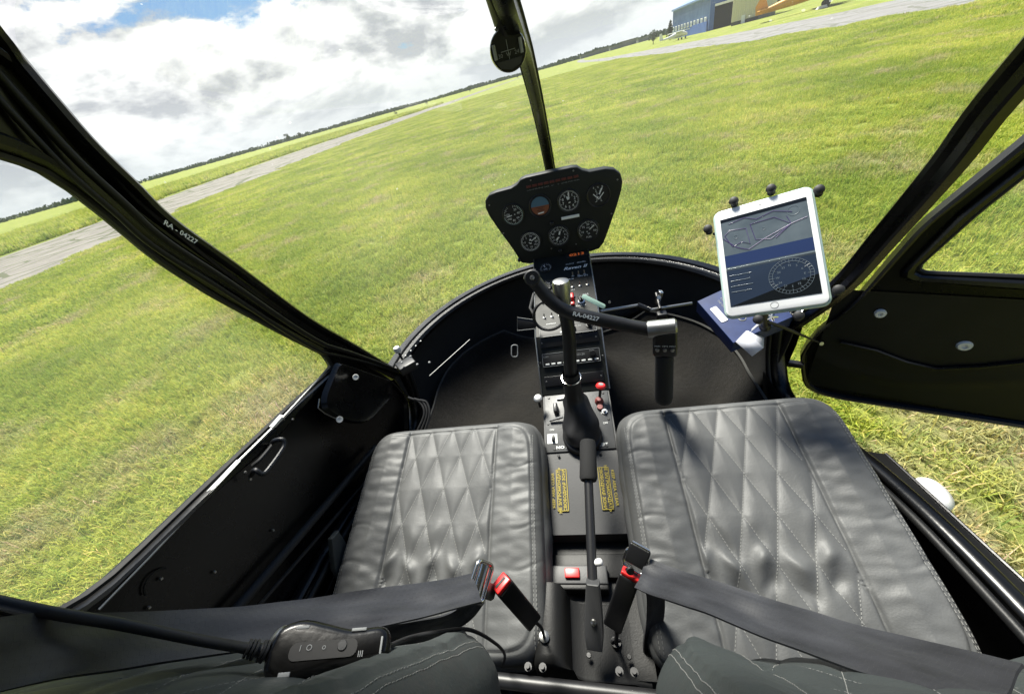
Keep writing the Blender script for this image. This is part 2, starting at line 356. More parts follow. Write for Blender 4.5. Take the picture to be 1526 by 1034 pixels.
def asphalt(name, c1, c2, crack):
    m = mat(name, c1, .85, spec=.25, bump=[(30, .4, .01)]); nt = m.node_tree; N = nt.nodes.new; L = nt.links.new; b = nt.nodes['Principled BSDF']
    ge = N('ShaderNodeNewGeometry'); n = N('ShaderNodeTexNoise'); n.inputs['Scale'].default_value = .8; n.inputs['Detail'].default_value = 10; n.inputs['Roughness'].default_value = .78; L(ge.outputs['Position'], n.inputs['Vector'])
    r = N('ShaderNodeValToRGB'); r.color_ramp.elements[0].position = .3; r.color_ramp.elements[1].position = .72; r.color_ramp.elements[0].color = (*c1, 1); r.color_ramp.elements[1].color = (*c2, 1); L(n.outputs['Fac'], r.inputs['Fac'])
    # slab joints: long seams and cross joints + wandering cracks
    mp = N('ShaderNodeMapping'); mp.inputs['Rotation'].default_value = (0, 0, R(6)); L(ge.outputs['Position'], mp.inputs['Vector'])
    ad = N('ShaderNodeVectorMath'); ad.operation = 'MULTIPLY_ADD'; ad.inputs[1].default_value = (.6, .6, 0); n2 = N('ShaderNodeTexNoise'); n2.inputs['Scale'].default_value = .6; n2.inputs['Detail'].default_value = 4; L(ge.outputs['Position'], n2.inputs['Vector']); L(n2.outputs['Color'], ad.inputs[0]); L(mp.outputs[0], ad.inputs[2])
    br = N('ShaderNodeTexBrick'); br.offset = 0; br.inputs['Scale'].default_value = 1; br.inputs['Brick Width'].default_value = 3.4; br.inputs['Row Height'].default_value = 7; br.inputs['Mortar Size'].default_value = .12; br.inputs['Mortar Smooth'].default_value = .3
    L(ad.outputs[0], br.inputs['Vector'])
    vo = N('ShaderNodeTexVoronoi'); vo.feature = 'DISTANCE_TO_EDGE'; vo.inputs['Scale'].default_value = .28; L(ad.outputs[0], vo.inputs['Vector'])
    lt = N('ShaderNodeMath'); lt.operation = 'LESS_THAN'; lt.inputs[1].default_value = .03; L(vo.outputs['Distance'], lt.inputs[0])
    mxm = N('ShaderNodeMath'); mxm.operation = 'MAXIMUM'; L(br.outputs['Fac'], mxm.inputs[0]); L(lt.outputs[0], mxm.inputs[1])
    sc_ = N('ShaderNodeMath'); sc_.operation = 'MULTIPLY'; sc_.inputs[1].default_value = crack; L(mxm.outputs[0], sc_.inputs[0])
    mx = N('ShaderNodeMix'); mx.data_type = 'RGBA'; mx.inputs[7].default_value = (.07, .08, .035, 1); L(sc_.outputs[0], mx.inputs[0]); L(r.outputs[0], mx.inputs[6]); L(mx.outputs[2], b.inputs['Base Color']); return m
M['runway'] = asphalt('weathered_runway_concrete', (.125, .112, .095), (.27, .25, .22), .9)
M['taxi'] = asphalt('pale_taxiway_concrete', (.17, .165, .155), (.27, .26, .25), .5)
# ground sheet
g = mb('ground'); 
g.grid(lambda u, v: V((-3000+6000*u, -1500+5500*v, 0)), 61, 56)
struct(g.build('ground'))
def road(name, mt, near, far, z):
    h = mb(mt); n = 80; a = spline([(x, y, z) for x, y in near], n); b = spline([(x, y, z) for x, y in far], n); rr = random.Random(3)
    vs = []
    for p, q in zip(a, b):
        ja = .5*mnoise.noise(V((p.y*.5, 1, 0))) + .25*mnoise.noise(V((p.y*1.9, 5, 0)))
        jb = .5*mnoise.noise(V((q.y*.5, 9, 0)))
        vs += [p+V((ja, 0, 0)), q+V((jb, 0, 0))]
    h.add(vs, [(2*i, 2*i+1, 2*i+3, 2*i+2) for i in range(n-1)]); return struct(h.build(name))
road('runway', 'runway', [(-12.5, -30), (-14.5, -8), (-16.3, 7), (-18.3, 13), (-20.6, 20), (-21.8, 30), (-23.2, 46), (-23.6, 64), (-23.3, 113), (-20, 220), (-10, 420)], [(-30, -30), (-31.5, -8), (-33, 10), (-34.6, 22), (-37.5, 33), (-40, 48), (-40.5, 68), (-37.5, 90), (-32.5, 126), (-26, 220), (-14, 420)], .008)
road('taxiway', 'taxi', [(19, 0), (17.6, 12), (16.6, 21), (15.4, 25), (14.3, 29), (13.3, 36), (12.3, 50), (11.6, 68), (11.6, 115), (14, 240), (25, 420)], [(28, 0), (26.2, 20), (24.4, 36), (22.6, 41), (21.4, 52), (20.0, 64), (18.6, 86), (17.0, 112), (16.2, 140), (18, 240), (30, 420)], .012)
# grass: one patch of blades repeated on a point grid by geometry nodes (uncountable stuff)
def patch(nb, size, hmin, hmax, seed, wd=.0035):
    r = np.random.default_rng(seed); vs = []; fs = []; tint = []
    cl = r.uniform(-size/2, size/2, (nb//10, 2)); clh = r.uniform(.6, 1.15, nb//10); cla = r.uniform(0, 6.28, nb//10); ct = r.uniform(0, 1, nb//10)
    for i in range(nb):
        k = r.integers(0, len(cl)); c = cl[k]+r.normal(0, .022, 2) if r.random() < .75 else r.uniform(-size/2, size/2, 2)
        L = r.uniform(hmin, hmax)*clh[k]; a = cla[k]+r.normal(0, 1.1); lean = r.uniform(.15, 1.0)*L; w = wd*r.uniform(.7, 1.6)
        dx, dy = math.cos(a), math.sin(a); px, py = -dy*w/2, dx*w/2; o = len(vs)
        h1 = L*.55; h2 = math.sqrt(max(L*L-lean*lean*.8, .1*L*L))*.92
        x1, y1 = c[0]+dx*lean*.3, c[1]+dy*lean*.3; x2, y2 = c[0]+dx*lean, c[1]+dy*lean
        vs += [(c[0]-px, c[1]-py, 0), (c[0]+px, c[1]+py, 0), (x1+px*.8, y1+py*.8, h1), (x1-px*.8, y1-py*.8, h1), (x2, y2, h2)]
        fs += [(o, o+1, o+2, o+3), (o+3, o+2, o+4)]
        t = min(1, max(0, .5*ct[k]+.5*r.random()+(.35 if r.random() < .07 else 0))); tint += [t, t]
    return vs, fs, tint
def grass_field(name, label, seed, nb, size, hmin, hmax, x0, x1, y0, y1, excl, scale_lo, scale_hi, wd=.0035):
    vs, fs, tint = patch(nb, size, hmin, hmax, seed, wd)
    me = bpy.data.meshes.new(name); me.from_pydata(vs, [], fs); me.materials.append(M['blade'])
    at = me.attributes.new('tint', 'FLOAT', 'FACE'); at.data.foreach_set('value', tint); me.update()
    ob = bpy.data.objects.new(name, me); COL.objects.link(ob); ob['kind'] = 'stuff'; ob['label'] = label; ob['category'] = 'grass'
    # points as a second, loose part of the same mesh would be awkward: grid built in nodes
    ng = bpy.data.node_groups.new(name+'_scatter', 'GeometryNodeTree'); ng.interface.new_socket('Geometry', in_out='INPUT', socket_type='NodeSocketGeometry'); ng.interface.new_socket('Geometry', in_out='OUTPUT', socket_type='NodeSocketGeometry')
    N = ng.nodes.new; L = ng.links.new; gi = N('NodeGroupInput'); go = N('NodeGroupOutput')
    step = size*.86; nx = int((x1-x0)/step)+1; ny = int((y1-y0)/step)+1
    gr = N('GeometryNodeMeshGrid'); gr.inputs['Size X'].default_value = x1-x0; gr.inputs['Size Y'].default_value = y1-y0; gr.inputs['Vertices X'].default_value = nx; gr.inputs['Vertices Y'].default_value = ny
    tr = N('GeometryNodeTransform'); tr.inputs['Translation'].default_value = ((x0+x1)/2, (y0+y1)/2, 0); L(gr.outputs[0], tr.inputs[0])
    ps = N('GeometryNodeInputPosition'); sx = N('ShaderNodeSeparateXYZ'); L(ps.outputs[0], sx.inputs[0])
    def M_(op, a, b=None, c=None):
        n = N('ShaderNodeMath'); n.operation = op
        for i, q in enumerate((a, b, c)):
            if q is None: continue
            if isinstance(q, (int, float)): n.inputs[i].default_value = q
            else: L(q, n.inputs[i])
        return n.outputs[0]
    X, Y = sx.outputs[0], sx.outputs[1]; sel = None
    for f in excl:
        e = f(M_, X, Y); sel = e if sel is None else M_('MAXIMUM', sel, e)
    de = N('GeometryNodeDeleteGeometry'); L(tr.outputs[0], de.inputs[0]); gt = M_('GREATER_THAN', sel, .5); L(gt, de.inputs[1])
    rv = N('FunctionNodeRandomValue'); rv.data_type = 'FLOAT_VECTOR'; rv.inputs[0].default_value = (0, 0, 0); rv.inputs[1].default_value = (.0, .0, 6.28)
    rs = N('FunctionNodeRandomValue'); rs.inputs[2].default_value = scale_lo; rs.inputs[3].default_value = scale_hi
    ip = N('GeometryNodeInstanceOnPoints'); L(de.outputs[0], ip.inputs['Points']); L(gi.outputs[0], ip.inputs['Instance']); L(rv.outputs[0], ip.inputs['Rotation'])
    nz = N('ShaderNodeTexNoise'); nz.inputs['Scale'].default_value = .25; cz = N('ShaderNodeCombineXYZ'); cz.inputs[0].default_value = 1; cz.inputs[1].default_value = 1
    L(ps.outputs[0], nz.inputs['Vector']); L(M_('MULTIPLY', rs.outputs[1], M_('ADD', nz.outputs[0], .5)), cz.inputs[2]); L(cz.outputs[0], ip.inputs['Scale'])
    L(ip.outputs[0], go.inputs[0]); md = ob.modifiers.new('scatter', 'NODES'); md.node_group = ng
    return ob
inx = lambda a, b, c, d: (lambda m, X, Y: m('MULTIPLY', m('MULTIPLY', m('GREATER_THAN', X, a), m('LESS_THAN', X, b)), m('MULTIPLY', m('GREATER_THAN', Y, c), m('LESS_THAN', Y, d))))
def left_of(pts):                                     # beyond a polyline x(y) on the left
    def f(m, X, Y):
        s = None
        for (xa, ya), (xb, yb) in zip(pts, pts[1:]):
            xl = m('ADD', m('MULTIPLY', m('SUBTRACT', Y, ya), (xb-xa)/(yb-ya)), xa)
            e = m('MULTIPLY', m('LESS_THAN', X, xl), m('MULTIPLY', m('GREATER_THAN', Y, ya), m('LESS_THAN', Y, yb+.001))); s = e if s is None else m('MAXIMUM', s, e)
        return s
    return f
def right_of(pts):
    def f(m, X, Y):
        s = None
        for (xa, ya), (xb, yb) in zip(pts, pts[1:]):
            xl = m('ADD', m('MULTIPLY', m('SUBTRACT', Y, ya), (xb-xa)/(yb-ya)), xa)
            e = m('MULTIPLY', m('GREATER_THAN', X, xl), m('MULTIPLY', m('GREATER_THAN', Y, ya), m('LESS_THAN', Y, yb+.001))); s = e if s is None else m('MAXIMUM', s, e)
        return s
    return f
sector = lambda m, X, Y: m('MAXIMUM', m('LESS_THAN', Y, m('MULTIPLY_ADD', m('ABSOLUTE', X), .10, -1.2)), 0)
rl = [(-13.5, -30), (-15.6, -2), (-17.3, 8), (-19.3, 14), (-21.4, 20), (-22.6, 30), (-24, 46), (-24.4, 64), (-24, 90)]
rr_ = [(22, -20), (18.8, 5), (17.0, 20), (15.8, 25), (14.7, 29), (13.7, 36), (12.7, 50), (12, 68), (12, 90)]
grass_field('grass', 'short bright green grass with dry straw patches round the helicopter', 3, 4600, 1.0, .04, .125, -9, 12, -1.5, 16, [inx(-.62, .62, -1.2, 1.55)], .8, 1.2, .0042)
far_ex = [left_of(rl), right_of(rr_), inx(-9, 12, -1.5, 16), sector]
grass_field('meadow_grass', 'mown green grass stretching away to runway and taxiway', 5, 3200, 1.5, .045, .12, -24, 22, -2, 88, far_ex, .8, 1.3, .010)
grass_field('roadside_grass', 'taller yellow green grass beyond the runway and the taxiway', 6, 1100, 2.4, .18, .55, -75, -30, 14, 130, [right_of([(-33, 5), (-35.6, 22), (-38.6, 33), (-41.2, 48), (-41.5, 68), (-38.5, 90), (-33.5, 126), (-33.5, 140)])], .7, 1.5, .03)
# ---------------- trees
def treemat(n, c, c2): return mat(n, c, .8, spec=.2, var=(1.5, c2, .35, .65))
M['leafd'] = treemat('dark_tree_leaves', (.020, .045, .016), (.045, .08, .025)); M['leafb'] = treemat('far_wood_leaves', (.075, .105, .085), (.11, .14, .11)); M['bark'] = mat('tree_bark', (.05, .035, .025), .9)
def crown(h, c, rx, rz, n, r, leaf):
    lobes = [(V((r.uniform(-.6, .6)*rx, r.uniform(-.6, .6)*rx, r.uniform(-.6, .7)*rz)), r.uniform(.3, .55)) for _ in range(9)]
    vs = []; fs = []
    for i in range(n):
        lc, lr = r.choice(lobes); d = V((r.gauss(0, 1), r.gauss(0, 1), r.gauss(0, 1))).normalized()*r.uniform(.5, 1)*lr
        p = V(c)+lc+V((d.x*rx, d.y*rx, d.z*rz)); a = V((r.gauss(0, 1), r.gauss(0, 1), r.gauss(0, 1))).normalized()*leaf; b = a.orthogonal().normalized()*leaf*r.uniform(.5, 1)
        o = len(vs); vs += [p-a, p+b, p+a, p-b]; fs.append((o, o+1, o+2, o+3))
    h.add(vs, fs)
def tree(name, x, y, hh, label, cat, group=None, mt='leafd', n=900, conif=False, seed=1):
    r = random.Random(seed); t = thing(name, label, cat, (x, y, 0), group)
    h = mb('bark'); h.tube([(x, y, 0), (x+.05*hh*.3, y, hh*.35), (x, y, hh*.8)], [hh*.03, hh*.022, hh*.006], 8)
    for k in range(5): a = r.uniform(0, 6.28); z = hh*r.uniform(.25, .6); h.tube([(x, y, z), (x+math.cos(a)*hh*.18, y+math.sin(a)*hh*.18, z+hh*.15)], [hh*.012, hh*.004], 5)
    h.build('trunk', t)
    h = mb(mt)
    if conif:
        for k in range(7): crown(h, (x, y, hh*(.18+.11*k)), hh*.26*(1-k/8), hh*.09, n//7, r, hh*.035)
    else: crown(h, (x, y, hh*.6), hh*.42, hh*.42, n, r, hh*.035)
    h.build('crown', t, 180)
p = pt(1001, 46, y=128); tree('fir_tree', 32.3, 131, 4.6, 'dark tree at the left end of the blue hangar, pointed top', 'tree', conif=True, seed=4)
tree('bushy_tree', 29.9, 140, 3.4, 'low bushy tree behind the small white aircraft', 'tree', seed=5)
d0 = pt(432, 211, y=430)
tree('round_tree', d0.x, 430, 7.5, 'larger rounded dark tree standing above the far wood line', 'tree', seed=8)
tree('round_tree', d0.x+11, 436, 6.0, 'smaller dark tree just right of the larger rounded one on the horizon', 'tree', seed=9)
for i, (px, yy, hh) in enumerate([(590, 150, 1.6), (636, 190, 2.2), (700, 240, 2.6), (772, 260, 2.8)]):
    q = pt(px, 100, y=yy); xx = q.x if False else None
    # position: on the ground, along the view direction of the grass strip
    horizon_y = 98.6-.282*(px-820); q = pt(px, horizon_y+540*1.75/yy*1.0, y=yy)
    tree('roadside_bush', q.x, yy, hh, ('small bush at far side of the runway', 'second bush along the far side of the runway', 'bush where the runway narrows to the horizon', 'bush just left of the windshield centre post on the horizon')[i], 'bush', n=350, seed=20+i)
# far wood along the horizon
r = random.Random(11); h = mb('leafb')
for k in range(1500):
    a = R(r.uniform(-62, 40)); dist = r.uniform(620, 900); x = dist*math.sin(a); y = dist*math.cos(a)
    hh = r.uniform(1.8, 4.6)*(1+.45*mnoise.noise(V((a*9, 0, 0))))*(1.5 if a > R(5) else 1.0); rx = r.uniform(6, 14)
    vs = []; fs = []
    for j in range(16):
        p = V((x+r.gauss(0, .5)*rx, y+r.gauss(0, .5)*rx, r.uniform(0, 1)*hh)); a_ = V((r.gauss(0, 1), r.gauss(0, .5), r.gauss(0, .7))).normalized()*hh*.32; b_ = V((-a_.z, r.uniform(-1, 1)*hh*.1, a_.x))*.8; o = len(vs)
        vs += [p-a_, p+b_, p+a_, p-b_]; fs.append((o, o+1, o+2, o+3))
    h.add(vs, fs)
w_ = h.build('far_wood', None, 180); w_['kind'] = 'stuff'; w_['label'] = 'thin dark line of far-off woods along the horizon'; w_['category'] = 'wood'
# distant town blocks right of the centre post
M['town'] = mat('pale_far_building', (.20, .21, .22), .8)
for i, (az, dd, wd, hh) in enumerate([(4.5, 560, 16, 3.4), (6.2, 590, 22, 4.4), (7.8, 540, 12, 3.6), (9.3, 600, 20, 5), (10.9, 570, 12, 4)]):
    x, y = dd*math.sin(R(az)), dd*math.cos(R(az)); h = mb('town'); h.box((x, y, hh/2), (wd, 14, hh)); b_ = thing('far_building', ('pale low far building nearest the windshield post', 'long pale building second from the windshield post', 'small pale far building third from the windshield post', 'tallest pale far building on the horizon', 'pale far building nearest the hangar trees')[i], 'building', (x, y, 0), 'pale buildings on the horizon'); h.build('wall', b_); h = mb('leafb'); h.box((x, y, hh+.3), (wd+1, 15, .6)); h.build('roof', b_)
# ---------------- hangars
M['hblue'] = mat('blue_hangar_cladding', (.04, .10, .34), .5, var=(.6, (.05, .12, .38), .4, .6)); M['hside'] = mat('glare_paled_hangar_side', (.13, .21, .40), .5, var=(.5, (.17, .26, .45), .4, .6))  # side wall colour paled as painted glare haze, front deepened as shade
M['hdark'] = mat('doorway_shade', (.02, .024, .028), .8); M['cream'] = mat('cream_wall', (.66, .62, .44), .7, var=(.6, (.68, .63, .45), .4, .6)); M['winglass'] = mat('window_glass', (.25, .3, .33), .2)
A = V((34.4, 137, 0)); B = V((35.25, 110, 0)); u = (B-A).normalized(); C_ = V((46, 107.5, 0)); w = (C_-B).normalized(); HH = 5.9
hb = thing('blue_hangar', 'blue metal hangar with a row of small white windows and open dark doorway', 'hangar', tuple(B))
h = mb('hside'); h.prism([(0, 0), ((B-A).length, 0), ((B-A).length, HH), (0, HH)], (A, u, V((0, 0, 1)), V((-u.y, u.x, 0))*-1*-1), .2)
for k in range(54): h.box(A+u*(.5*k+.2)+V((-.07*0, 0, HH/2+.9))-V((u.y, -u.x, 0))*-.03, (.06, .06, HH-2.2), Matrix.Rotation(0, 3, 'Z'))
h.m('hblue').box(A+u*13.5+V((-.06, 0, .9)), (.1, 27, 1.8)); h.build('side_wall', hb, 20)
h = mb('hblue'); L = (C_-B).length; 
h.prism([(0, 0), (.9, 0), (.9, 4.1), (6.2, 4.1), (6.2, 0), (L, 0), (L, HH+.2), (0, HH)], (B, w, V((0, 0, 1)), V((-w.y, w.x, 0))), .25)
h.build('front_wall', hb, 20)
h = mb('hdark'); h.prism([(.9, 0), (6.2, 0), (6.2, 4.1), (.9, 4.1)], (B+V((-w.y, w.x, 0))*3, w, V((0, 0, 1)), V((-w.y, w.x, 0))), .2); h.build('doorway_shade_sheet', hb)  # near-black sheet standing for the shade inside the doorway
h = mb('white'); h.prism([(.9, 3.9), (6.2, 3.9), (6.2, 4.3), (.9, 4.3)], (B-V((-w.y, w.x, 0))*.35, w, V((0, 0, 1)), V((-w.y, w.x, 0))), .3); h.build('door_header', hb)
h = mb('hside'); rc = (A+C_)/2
h.add([A+V((-.4, 0, HH)), B+V((-.4, -.4, HH)), B+w*L+V((.3, -.4, HH+.3)), C_+(A-B)+V((.3, 0, HH+.3)), A+V((-.4, 0, HH+.35)), B+V((-.4, -.4, HH+.35)), B+w*L*.5+V((0, -.4, HH+1.6)), A+w*L*.5+V((0, 0, HH+1.6)), B+w*L+V((.3, -.4, HH+.6)), C_+(A-B)+V((.3, 0, HH+.6))], [(0, 1, 5, 4), (4, 5, 6, 7), (7, 6, 8, 9), (0, 3, 2, 1), (5, 1, 2, 8, 6), (3, 0, 4, 7, 9)]); h.build('roof', hb, 20)
for k in range(11):
    c = A+u*(1.6+2.35*k)+V((0, 0, 2.15)); fr = mb('white'); fr.box(c+V((-.18, 0, 0)), (.12, 1.35, .95), Matrix.Rotation(math.atan2(-u.x, -u.y)*0, 3, 'Z')); f_ = fr.build('window', hb); gl_ = mb('winglass'); gl_.box(c+V((-.25, 0, 0)), (.04, .95, .62)); gl_.build('pane', f_)
cr = pt(1090, 32, y=96); cr.z = 0; ce = pt(1131, 19, y=93); ce.z = 0
ch = thing('cream_building', 'plain cream coloured hall standing right of the blue hangar', 'building', tuple(cr)); w2 = (ce-cr).normalized(); L2 = (ce-cr).length
h = mb('cream'); h.prism([(0, .55), (L2, .55), (L2, 7), (0, 7)], (cr, w2, V((0, 0, 1)), V((-w2.y, w2.x, 0))), 9)
for k in range(14): h.box(cr+w2*(L2*k/13)+V((0, -.03, 3.6)), (.05, .06, 6))
h.m('plate').prism([(0, 0), (L2, 0), (L2, .55), (0, .55)], (cr+V((0, .05, 0)), w2, V((0, 0, 1)), V((-w2.y, w2.x, 0))), 8.9); h.build('wall', ch, 20)
h = mb('white'); h.prism([(L2*.38, 0), (L2*.52, 0), (L2*.52, 1.2), (L2*.38, 1.2)], (cr-V((-w2.y, w2.x, 0))*.15, w2, V((0, 0, 1)), V((-w2.y, w2.x, 0))), .2); h.build('door', ch)
h = mb('plate'); h.prism([(-.3, 7), (L2+.3, 7), (L2+.3, 7.3), (-.3, 7.3)], (cr-V((-w2.y, w2.x, 0))*.3, w2, V((0, 0, 1)), V((-w2.y, w2.x, 0))), 9.6); h.build('roof', ch)
# ---------------- aircraft
M['yel'] = mat('orange_yellow_aircraft_paint', (.62, .30, .03), .35)
ya = pt(1132, 16, y=66); yb = pt(1212, -10, y=64)
yp = thing('biplane', 'orange yellow aeroplane parked beside the cream hall, tail towards the camera side', 'aeroplane', (ya.x, ya.y, 0))
d = V((yb.x-ya.x, yb.y-ya.y, 0)).normalized(); s = V((-d.y, d.x, 0)); Lf = 9.5; o = V((ya.x, ya.y, .9))
h = mb('yel'); h.tube([o+V((0, 0, .25)), o+d*1.2+V((0, 0, .3)), o+d*3.5+V((0, 0, .6)), o+d*6+V((0, 0, 1.0)), o+d*8+V((0, 0, 1.1)), o+d*9.2+V((0, 0, 1.1))], [.18, .32, .6, .85, .8, .55], 18); h.build('fuselage', yp, 50)
h = mb('yel'); h.prism([(-.4, 0), (.9, 0), (1.0, .3), (.45, 1.75), (0, 1.8), (-.5, .9)], (o+s*-.06, d, V((0, 0, 1)), s), .12, bev=.03); h.build('tail_fin', yp)
h = mb('yel'); h.prism([(0, -2), (.9, -1.8), (1.1, 0), (.9, 1.8), (0, 2), (-.3, 0)], (o+V((0, 0, .35)), d, s, V((0, 0, 1))), .1, bev=.03); h.build('tailplane', yp)
for zz in (.55, 2.6): h = mb('yel'); h.prism([(5.2, -6), (6.6, -6), (6.9, 0), (6.6, 6), (5.2, 6)], (o+V((0, 0, zz)), d, s, V((0, 0, 1))), .16, bev=.05); h.build('wing', yp)
h = mb('blackmetal'); 
for sg in (-1, 1): h.tube([o+d*6+s*sg*3.6+V((0, 0, .6)), o+d*6.2+s*sg*3.6+V((0, 0, 2.6))], .05, 6); h.tube([o+d*6.6+s*sg*.4+V((0, 0, .3)), o+d*6.9+s*sg*1.1+V((0, 0, -.5))], .06, 6)
h.build('strut', yp)
for sg in (-1, 1): h = mb('rubber'); h.lathe(o+d*6.9+s*sg*1.1+V((0, 0, -.55)), s, [(-.1, .25), (-.08, .35), (.08, .35), (.1, .25)], 18); h.build('wheel', yp)
h = mb('white'); h.lathe(o+d*9.2+V((0, 0, 1.1)), d, [(0, .5), (.3, .35), (.5, .1)], 18); h.box(o+d*9.6+V((0, 0, 1.1)), (.1, .1, 2.6)); h.build('propeller', yp)
wa = pt(984, 63, y=100); wa.z = 0; wp = thing('light_aircraft', 'small white light aircraft in front of the left end of the blue hangar', 'aeroplane', tuple(wa))
d = V((1, .12, 0)).normalized(); s = V((-d.y, d.x, 0)); o = wa+V((0, 0, .75))
h = mb('white'); h.tube([o, o+d*1.5+V((0, 0, .05)), o+d*3.2+V((0, 0, .2)), o+d*4.6+V((0, 0, .2)), o+d*5.4], [.1, .2, .48, .45, .2], 14); h.build('fuselage', wp, 50)
h = mb('white'); h.prism([(-.2, 0), (.6, 0), (.3, 1.1), (-.1, 1.1)], (o+s*-.04, d, V((0, 0, 1)), s), .08); h.build('tail_fin', wp)
h = mb('white'); h.prism([(3.0, -4.2), (4.1, -4.2), (4.4, 0), (4.1, 4.2), (3.0, 4.2)], (o+V((0, 0, .62)), d, s, V((0, 0, 1))), .12); h.build('wing', wp)
h = mb('winglass'); h.tube([o+d*3.1+V((0, 0, .4)), o+d*3.7+V((0, 0, .52)), o+d*4.3+V((0, 0, .35))], [.2, .36, .2], 12); h.build('canopy', wp, 50)
for a, b in ((4.0, .8), (4.0, -.8), (5.1, 0)): h = mb('rubber'); h.lathe(o+d*a+s*b+V((0, 0, -.55)), s, [(-.07, .16), (.07, .16)], 14); h.tube([o+d*a+s*b+V((0, 0, -.5)), o+d*a+V((0, 0, -.1))], .03, 6); h.build('wheel', wp)
# white stones / markers by the taxiway edge and debris right of the aeroplane
h = mb('white'); bo = thing('white_ground_marker', 'white edge marker beside the parked aeroplane', 'marker', tuple(pt(1228, 4, y=60).xy)+(0,)); q = bo.location
h.prism([(-.5, 0), (.5, 0), (.35, .25), (-.35, .25)], (V(q), V((1, 0, 0)), V((0, 0, 1)), V((0, 1, 0))), .5, bev=.05); h.build('board', bo)
# ================================================================== HELICOPTER
heli = thing('helicopter', 'small black helicopter parked on grass, seen from its front seats, right door open', 'helicopter', (0, 0, 0))
ZF = .66
# plan outline of cabin: nose half-ellipse + straight sides
def plan(t, k=1.0, ka=1.0):   # t in 0..1 along left rear -> nose -> right rear
    a = .655*k; b = .68*ka; Ls = 2.15; E = 1.06*2; T = Ls*2+E; q = t*T
    if q < Ls: return (-a, .95-(Ls-q))
    if q > Ls+E: return (a, .95-(q-Ls-E))
    th = (q-Ls)/E*math.pi
    return (-a*math.cos(th), .95+b*math.sin(th))
def nose(th, k, z):
    return V((-.655*k*math.cos(th), .95+.68*(k if k < 1 else k)*math.sin(th), z))
# floor tub: nose shell interior wall, rising from the floor to the sill
def wallk(s): return .86+.14*s**.6
h = mb('vinyl')
def fnw(u, v):
    th = math.pi*u; k = .82+.18*math.sin(v*math.pi/2); z = ZF-.02+(1.0-ZF+.02)*(v**1.5*.5+v*.5)
    return nose(th, k, z)
h.grid(fnw, 61, 16)
o_ = h.build('nose_wall', heli, 60, solid=.004)
# outer belly shell of the nose
h = mb('paint')
h.grid(lambda u, v: nose(math.pi*u, .45+.585*math.sin((v*.92+.08)*math.pi/2), .38+.61*v**1.6), 61, 14)
h.build('nose_shell', heli, 60)
# sill rim following the windshield base
h = mb('paint')
rim = [nose(math.pi*i/60, 1.0, 1.0) for i in range(61)]
prof = [(-.030, -.014), (-.033, .0), (-.026, .010), (-.012, .012), (-.008, .020), (.016, .022), (.020, .012), (.020, -.014)]
vs = []; n = len(prof)
for i, p in enumerate(rim):
    t = (rim[min(i+1, 60)]-rim[max(i-1, 0)]).normalized(); outw = V((-t.y, t.x, 0)); 
    for a, b in prof: vs.append(p+outw*a+V((0, 0, b)))
h.add(vs, [(i*n+j, i*n+(j+1) % n, (i+1)*n+(j+1) % n, (i+1)*n+j) for i in range(60) for j in range(n)])
h.build('windshield_sill', heli, 40)
# floor
h = mb('trim'); h.box((0, .15, ZF-.02), (1.30, 2.5, .03)); h.build('cabin_floor', heli)
def carpet(sgn, name):
    h = mb('carpet')
    def f(u, v):
        # rear to front; u across from tunnel to wall; front climbs the toe board
        xi = .105; yy = .45+v*.98
        xo = .575 if yy < 1.02 else .575*math.sqrt(max(.0, 1-((yy-1.02)/.50)**2))
        if yy > 1.45: xo = max(xo, .2)
        xo = max(xo, .23)
        x = xi+(xo-xi)*u; z = ZF+.006
        r = math.hypot(x/.60, max(0, yy-.95)/.60)
        z += max(0, r-.70)**1.7*1.15
        z += .004*mnoise.noise(V((x*9, yy*9, 3)))
        return V((sgn*x, yy, z))
    h.grid(f, 40, 60)
    o = h.build(name, heli, 60); o.modifiers.new('t', 'SOLIDIFY').thickness = .007
    h = mb('edging'); pts = [f(1, v/59)+V((0, 0, .006)) for v in range(60)]+[f(1-u/20, 1)+V((0, 0, .006)) for u in range(1, 21)]
    h.tube(pts, .0045, 6); h.build('carpet_binding', o)
    return o
carpet(-1, 'floor_carpet'); carpet(1, 'floor_carpet')
# fuselage side walls below the doors, with the lip of the door opening
sillyz = [(.985, .965), (.958, .86), (.915, .79), (.86, .765), (.79, .78), (.70, .83), (.60, .868), (.5, .90), (.35, .935), (.1, .965), (-.15, .985), (-.6, 1.0), (-1.25, 1.0)]
for sg in (-1, 1):
    h = mb('paint'); cv = spline([(sg*.652, y, z) for y, z in sillyz], 60)
    h.grid(lambda u, v: V((sg*(.652-.05*(1-v)**2), cv[int(round(u*59))].y, .40+(cv[int(round(u*59))].z-.40)*v)), 60, 8)
    h.build('side_wall', heli, 50, solid=.006)
    h = mb('paint'); h.tube([p+V((-sg*.008, .012, 0)) for p in cv], [.025 if p.y > .8 else .016 for p in cv], 12, flat=.6, up=(0, 0, 1)); h.build('door_sill', heli, 60)
    h = mb('trim'); cv2 = [p+V((-sg*.036, .012, -.004)) for p in cv]; h.tube(cv2, .008, 8); h.build('door_seal', heli, 60)
    # inner trim between sill and seat (raised ledge rail)
    h = mb('trim')
    h.grid(lambda u, v: V((sg*(.62-.02*v), -1.2+u*2.15, ZF+(.82-ZF)*v)), 10, 5); h.build('inner_side_trim', heli)
